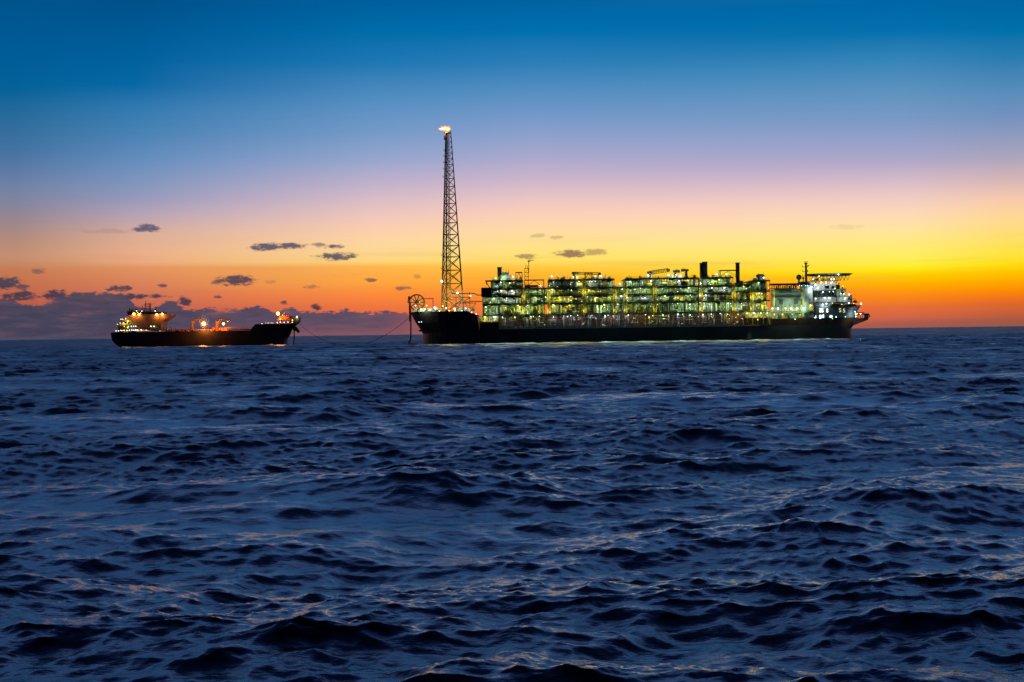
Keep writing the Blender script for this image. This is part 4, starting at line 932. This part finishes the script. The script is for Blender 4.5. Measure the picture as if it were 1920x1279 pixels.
# ------------------------------------------------------------------ sea
def band(lmin, lmax, srms, seed, wdir, spread):
    N = 512; L = lmin*128; rng = np.random.default_rng(seed)
    k1 = 2*np.pi*np.fft.fftfreq(N, L/N); kx, ky = np.meshgrid(k1, k1, indexing='ij'); k = np.hypot(kx, ky); k[0,0] = 1
    th = np.arctan2(ky, kx)-wdir
    D = np.abs(np.cos(th))**spread
    a = np.where((k >= 2*np.pi/lmax) & (k < 2*np.pi/lmin), k**-2.0*np.sqrt(D), 0)
    hk = a*(rng.normal(size=k.shape)+1j*rng.normal(size=k.shape)); hk[0,0] = 0
    h = np.fft.ifft2(hk).real; sx = np.fft.ifft2(1j*kx*hk).real; sy = np.fft.ifft2(1j*ky*hk).real
    dx = np.fft.ifft2(1j*kx/k*hk).real; dy = np.fft.ifft2(1j*ky/k*hk).real
    s = srms/math.sqrt((sx**2+sy**2).mean())
    return L, N, (h*s).astype(np.float32), (dx*s).astype(np.float32), (dy*s).astype(np.float32)
def samp(G, u, v, N):
    i = np.floor(u); j = np.floor(v); fu = (u-i).astype(np.float32); fv = (v-j).astype(np.float32)
    i = i.astype(np.int32) % N; j = j.astype(np.int32) % N; i1 = (i+1) % N; j1 = (j+1) % N
    return (G[i,j]*(1-fu)+G[i1,j]*fu)*(1-fv)+(G[i,j1]*(1-fu)+G[i1,j1]*fu)*fv
AP = -14.0       # fan apex behind the camera
d1 = [26.0]
while d1[-1] < 1600: d1.append(d1[-1]+max(.075, d1[-1]*.0023))
while d1[-1] < 90000: d1.append(d1[-1]*1.035)
d1 = np.array(d1)
fine = np.arange(-28, 28.001, 0.043); coarse_r = np.arange(30, 331, 3.0)
ang = np.radians(np.concatenate([fine, coarse_r]))
nR, nC = len(d1), len(ang)
rr_, aa_ = np.meshgrid(d1, ang, indexing='ij')
Xs = rr_*np.sin(aa_); Ys = rr_*np.cos(aa_)+AP
dr_ = np.gradient(d1); spac = np.repeat(dr_[:,None], nC, 1)
da = np.gradient(ang); da = np.abs(da); spac = np.maximum(spac, rr_*da[None,:]*1.0)
slick = np.sin(Xs/31+1.3*np.sin(Ys/23+.7))*np.sin(Ys/11.5+1.1*np.sin(Xs/43)) + .6*np.sin(Xs/13+Ys/7+1.5*np.sin(Xs/29)); slick = np.clip((slick+.1)/1.0, 0, 1)
Zs = np.zeros_like(Xs); DX = np.zeros_like(Xs); DY = np.zeros_like(Xs); lost = np.zeros_like(Xs)
bands = [(.17,.35,.085),(0.35,.7,.12),(.7,1.4,.135),(1.4,2.8,.145),(2.8,5.6,.14),(5.6,11,.105),(11,22,.085),(22,45,.05),(45,90,.018)]
wd = R(90+16)
for bi, (l0, l1, s) in enumerate(bands):
    L, N, h, dx, dy = band(l0, l1, s, 100+bi, wd + (R(12) if bi % 2 else R(-10)), 1.0 if l0 < 1.5 else 2.4)
    rot = bi*0.7; cr, sr_ = math.cos(rot), math.sin(rot); cr, sr_ = 1.0, 0.0
    w = np.clip((l0/spac-.3)/.7, 0, 1); w = w*w*(3-2*w)
    # gusty patches: each band is stronger here and weaker there
    gust = 1+.35*np.sin(Xs/(l1*9)+bi*1.7+np.sin(Ys/(l1*13)))*np.sin(Ys/(l1*11)+bi)
    sl = 1-(.58 if l0 < 1 else .42 if l0 < 3 else .15)*slick
    wg_ = w*gust*sl
    u = Xs/L*N + bi*37; v = Ys/L*N + bi*91
    Zs += wg_*samp(h, u, v, N); DX += wg_*samp(dx, u, v, N); DY += wg_*samp(dy, u, v, N)
    lost += (1-w**2)*s*s*sl*sl
CH = 1.12
Xs2 = Xs + CH*DX; Ys2 = Ys + CH*DY
verts = np.stack([Xs2, Ys2, Zs], -1).reshape(-1, 3).astype(np.float32)
idx = np.arange(nR*nC).reshape(nR, nC)
cols = np.arange(nC); nxt = (cols+1) % nC
q = np.stack([idx[:-1][:, cols], idx[:-1][:, nxt], idx[1:][:, nxt], idx[1:][:, cols]], -1)
q = q[:, :, ::-1].reshape(-1, 4)
me = bpy.data.meshes.new('sea'); nf = len(q)
me.vertices.add(len(verts)); me.vertices.foreach_set('co', verts.ravel())
me.loops.add(nf*4); me.loops.foreach_set('vertex_index', q.ravel().astype(np.int32))
me.polygons.add(nf); me.polygons.foreach_set('loop_start', (np.arange(nf)*4).astype(np.int32)); me.polygons.foreach_set('loop_total', np.full(nf, 4, np.int32))
me.polygons.foreach_set('use_smooth', np.ones(nf, bool))
at = me.attributes.new('chop', 'FLOAT', 'POINT'); at.data.foreach_set('value', np.sqrt(lost).astype(np.float32).ravel())
me.update(calc_edges=True)
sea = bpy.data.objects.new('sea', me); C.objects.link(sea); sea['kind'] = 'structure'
sea['label'] = 'dark blue choppy sea with lilac and pink highlights'
M = bpy.data.materials.new('sea_water'); M.use_nodes = True; t = NT(M.node_tree); b = M.node_tree.nodes['Principled BSDF']
b.inputs['IOR'].default_value = 1.5
g = t.new('ShaderNodeNewGeometry'); ac = t.new('ShaderNodeAttribute', attribute_name='chop')
chop = ac.outputs['Fac']
al = t.m('ADD', 0.008, t.m('MULTIPLY', chop, 0.8))        # alpha ~ slope rms
t.link(t.m('SQRT', al), b.inputs['Roughness'])
pos = g.outputs['Position']
mp = t.new('ShaderNodeMapping'); t.link(pos, mp.inputs[0]); mp.inputs['Scale'].default_value = (.8, 1.5, 1); mp.inputs['Rotation'].default_value = (0,0,.2)
na = t.noise(mp.outputs[0], 4.0, 3, .6)
bp = t.new('ShaderNodeBump'); bp.inputs['Strength'].default_value = 1.0; bp.inputs['Distance'].default_value = .022; t.link(na, bp.inputs['Height']); t.link(bp.outputs[0], b.inputs['Normal'])
# foam along the production ship's side, widened and tinted turquoise as painted lamp glow
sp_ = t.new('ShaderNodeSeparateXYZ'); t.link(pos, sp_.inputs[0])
foam_glow_mask = t.m('MULTIPLY', t.m('MULTIPLY', t.smooth(sp_.outputs[0], fx(900), fx(1150)), t.smooth(sp_.outputs[0], fx(1650), fx(1560))),
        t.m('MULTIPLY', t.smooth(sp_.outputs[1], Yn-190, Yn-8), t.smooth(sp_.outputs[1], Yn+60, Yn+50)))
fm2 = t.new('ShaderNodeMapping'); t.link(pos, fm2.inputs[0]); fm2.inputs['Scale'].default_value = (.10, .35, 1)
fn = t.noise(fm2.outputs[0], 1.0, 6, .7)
ff = t.m('MULTIPLY', foam_glow_mask, t.smooth(fn, .50, .66), clamp=True)
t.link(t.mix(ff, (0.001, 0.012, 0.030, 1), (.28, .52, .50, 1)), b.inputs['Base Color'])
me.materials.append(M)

# ------------------------------------------------------------------ render settings
SC.view_settings.view_transform = 'Standard'; SC.view_settings.look = 'None'; SC.view_settings.exposure = 0; SC.view_settings.gamma = 1
cy = SC.cycles; cy.use_light_tree = True; cy.max_bounces = 5; cy.diffuse_bounces = 2; cy.glossy_bounces = 3; cy.volume_bounces = 0; cy.transparent_max_bounces = 8
cy.sample_clamp_indirect = 1.5; cy.caustics_reflective = False; cy.caustics_refractive = False; cy.sample_clamp_direct = 8; cy.use_denoising = True; cy.denoiser = 'OPENIMAGEDENOISE'; cy.denoising_input_passes = 'RGB_ALBEDO_NORMAL'; cy.denoising_prefilter = 'ACCURATE'; cy.use_adaptive_sampling = False
print('LAMPS', lamp_count, 'verts', len(verts))
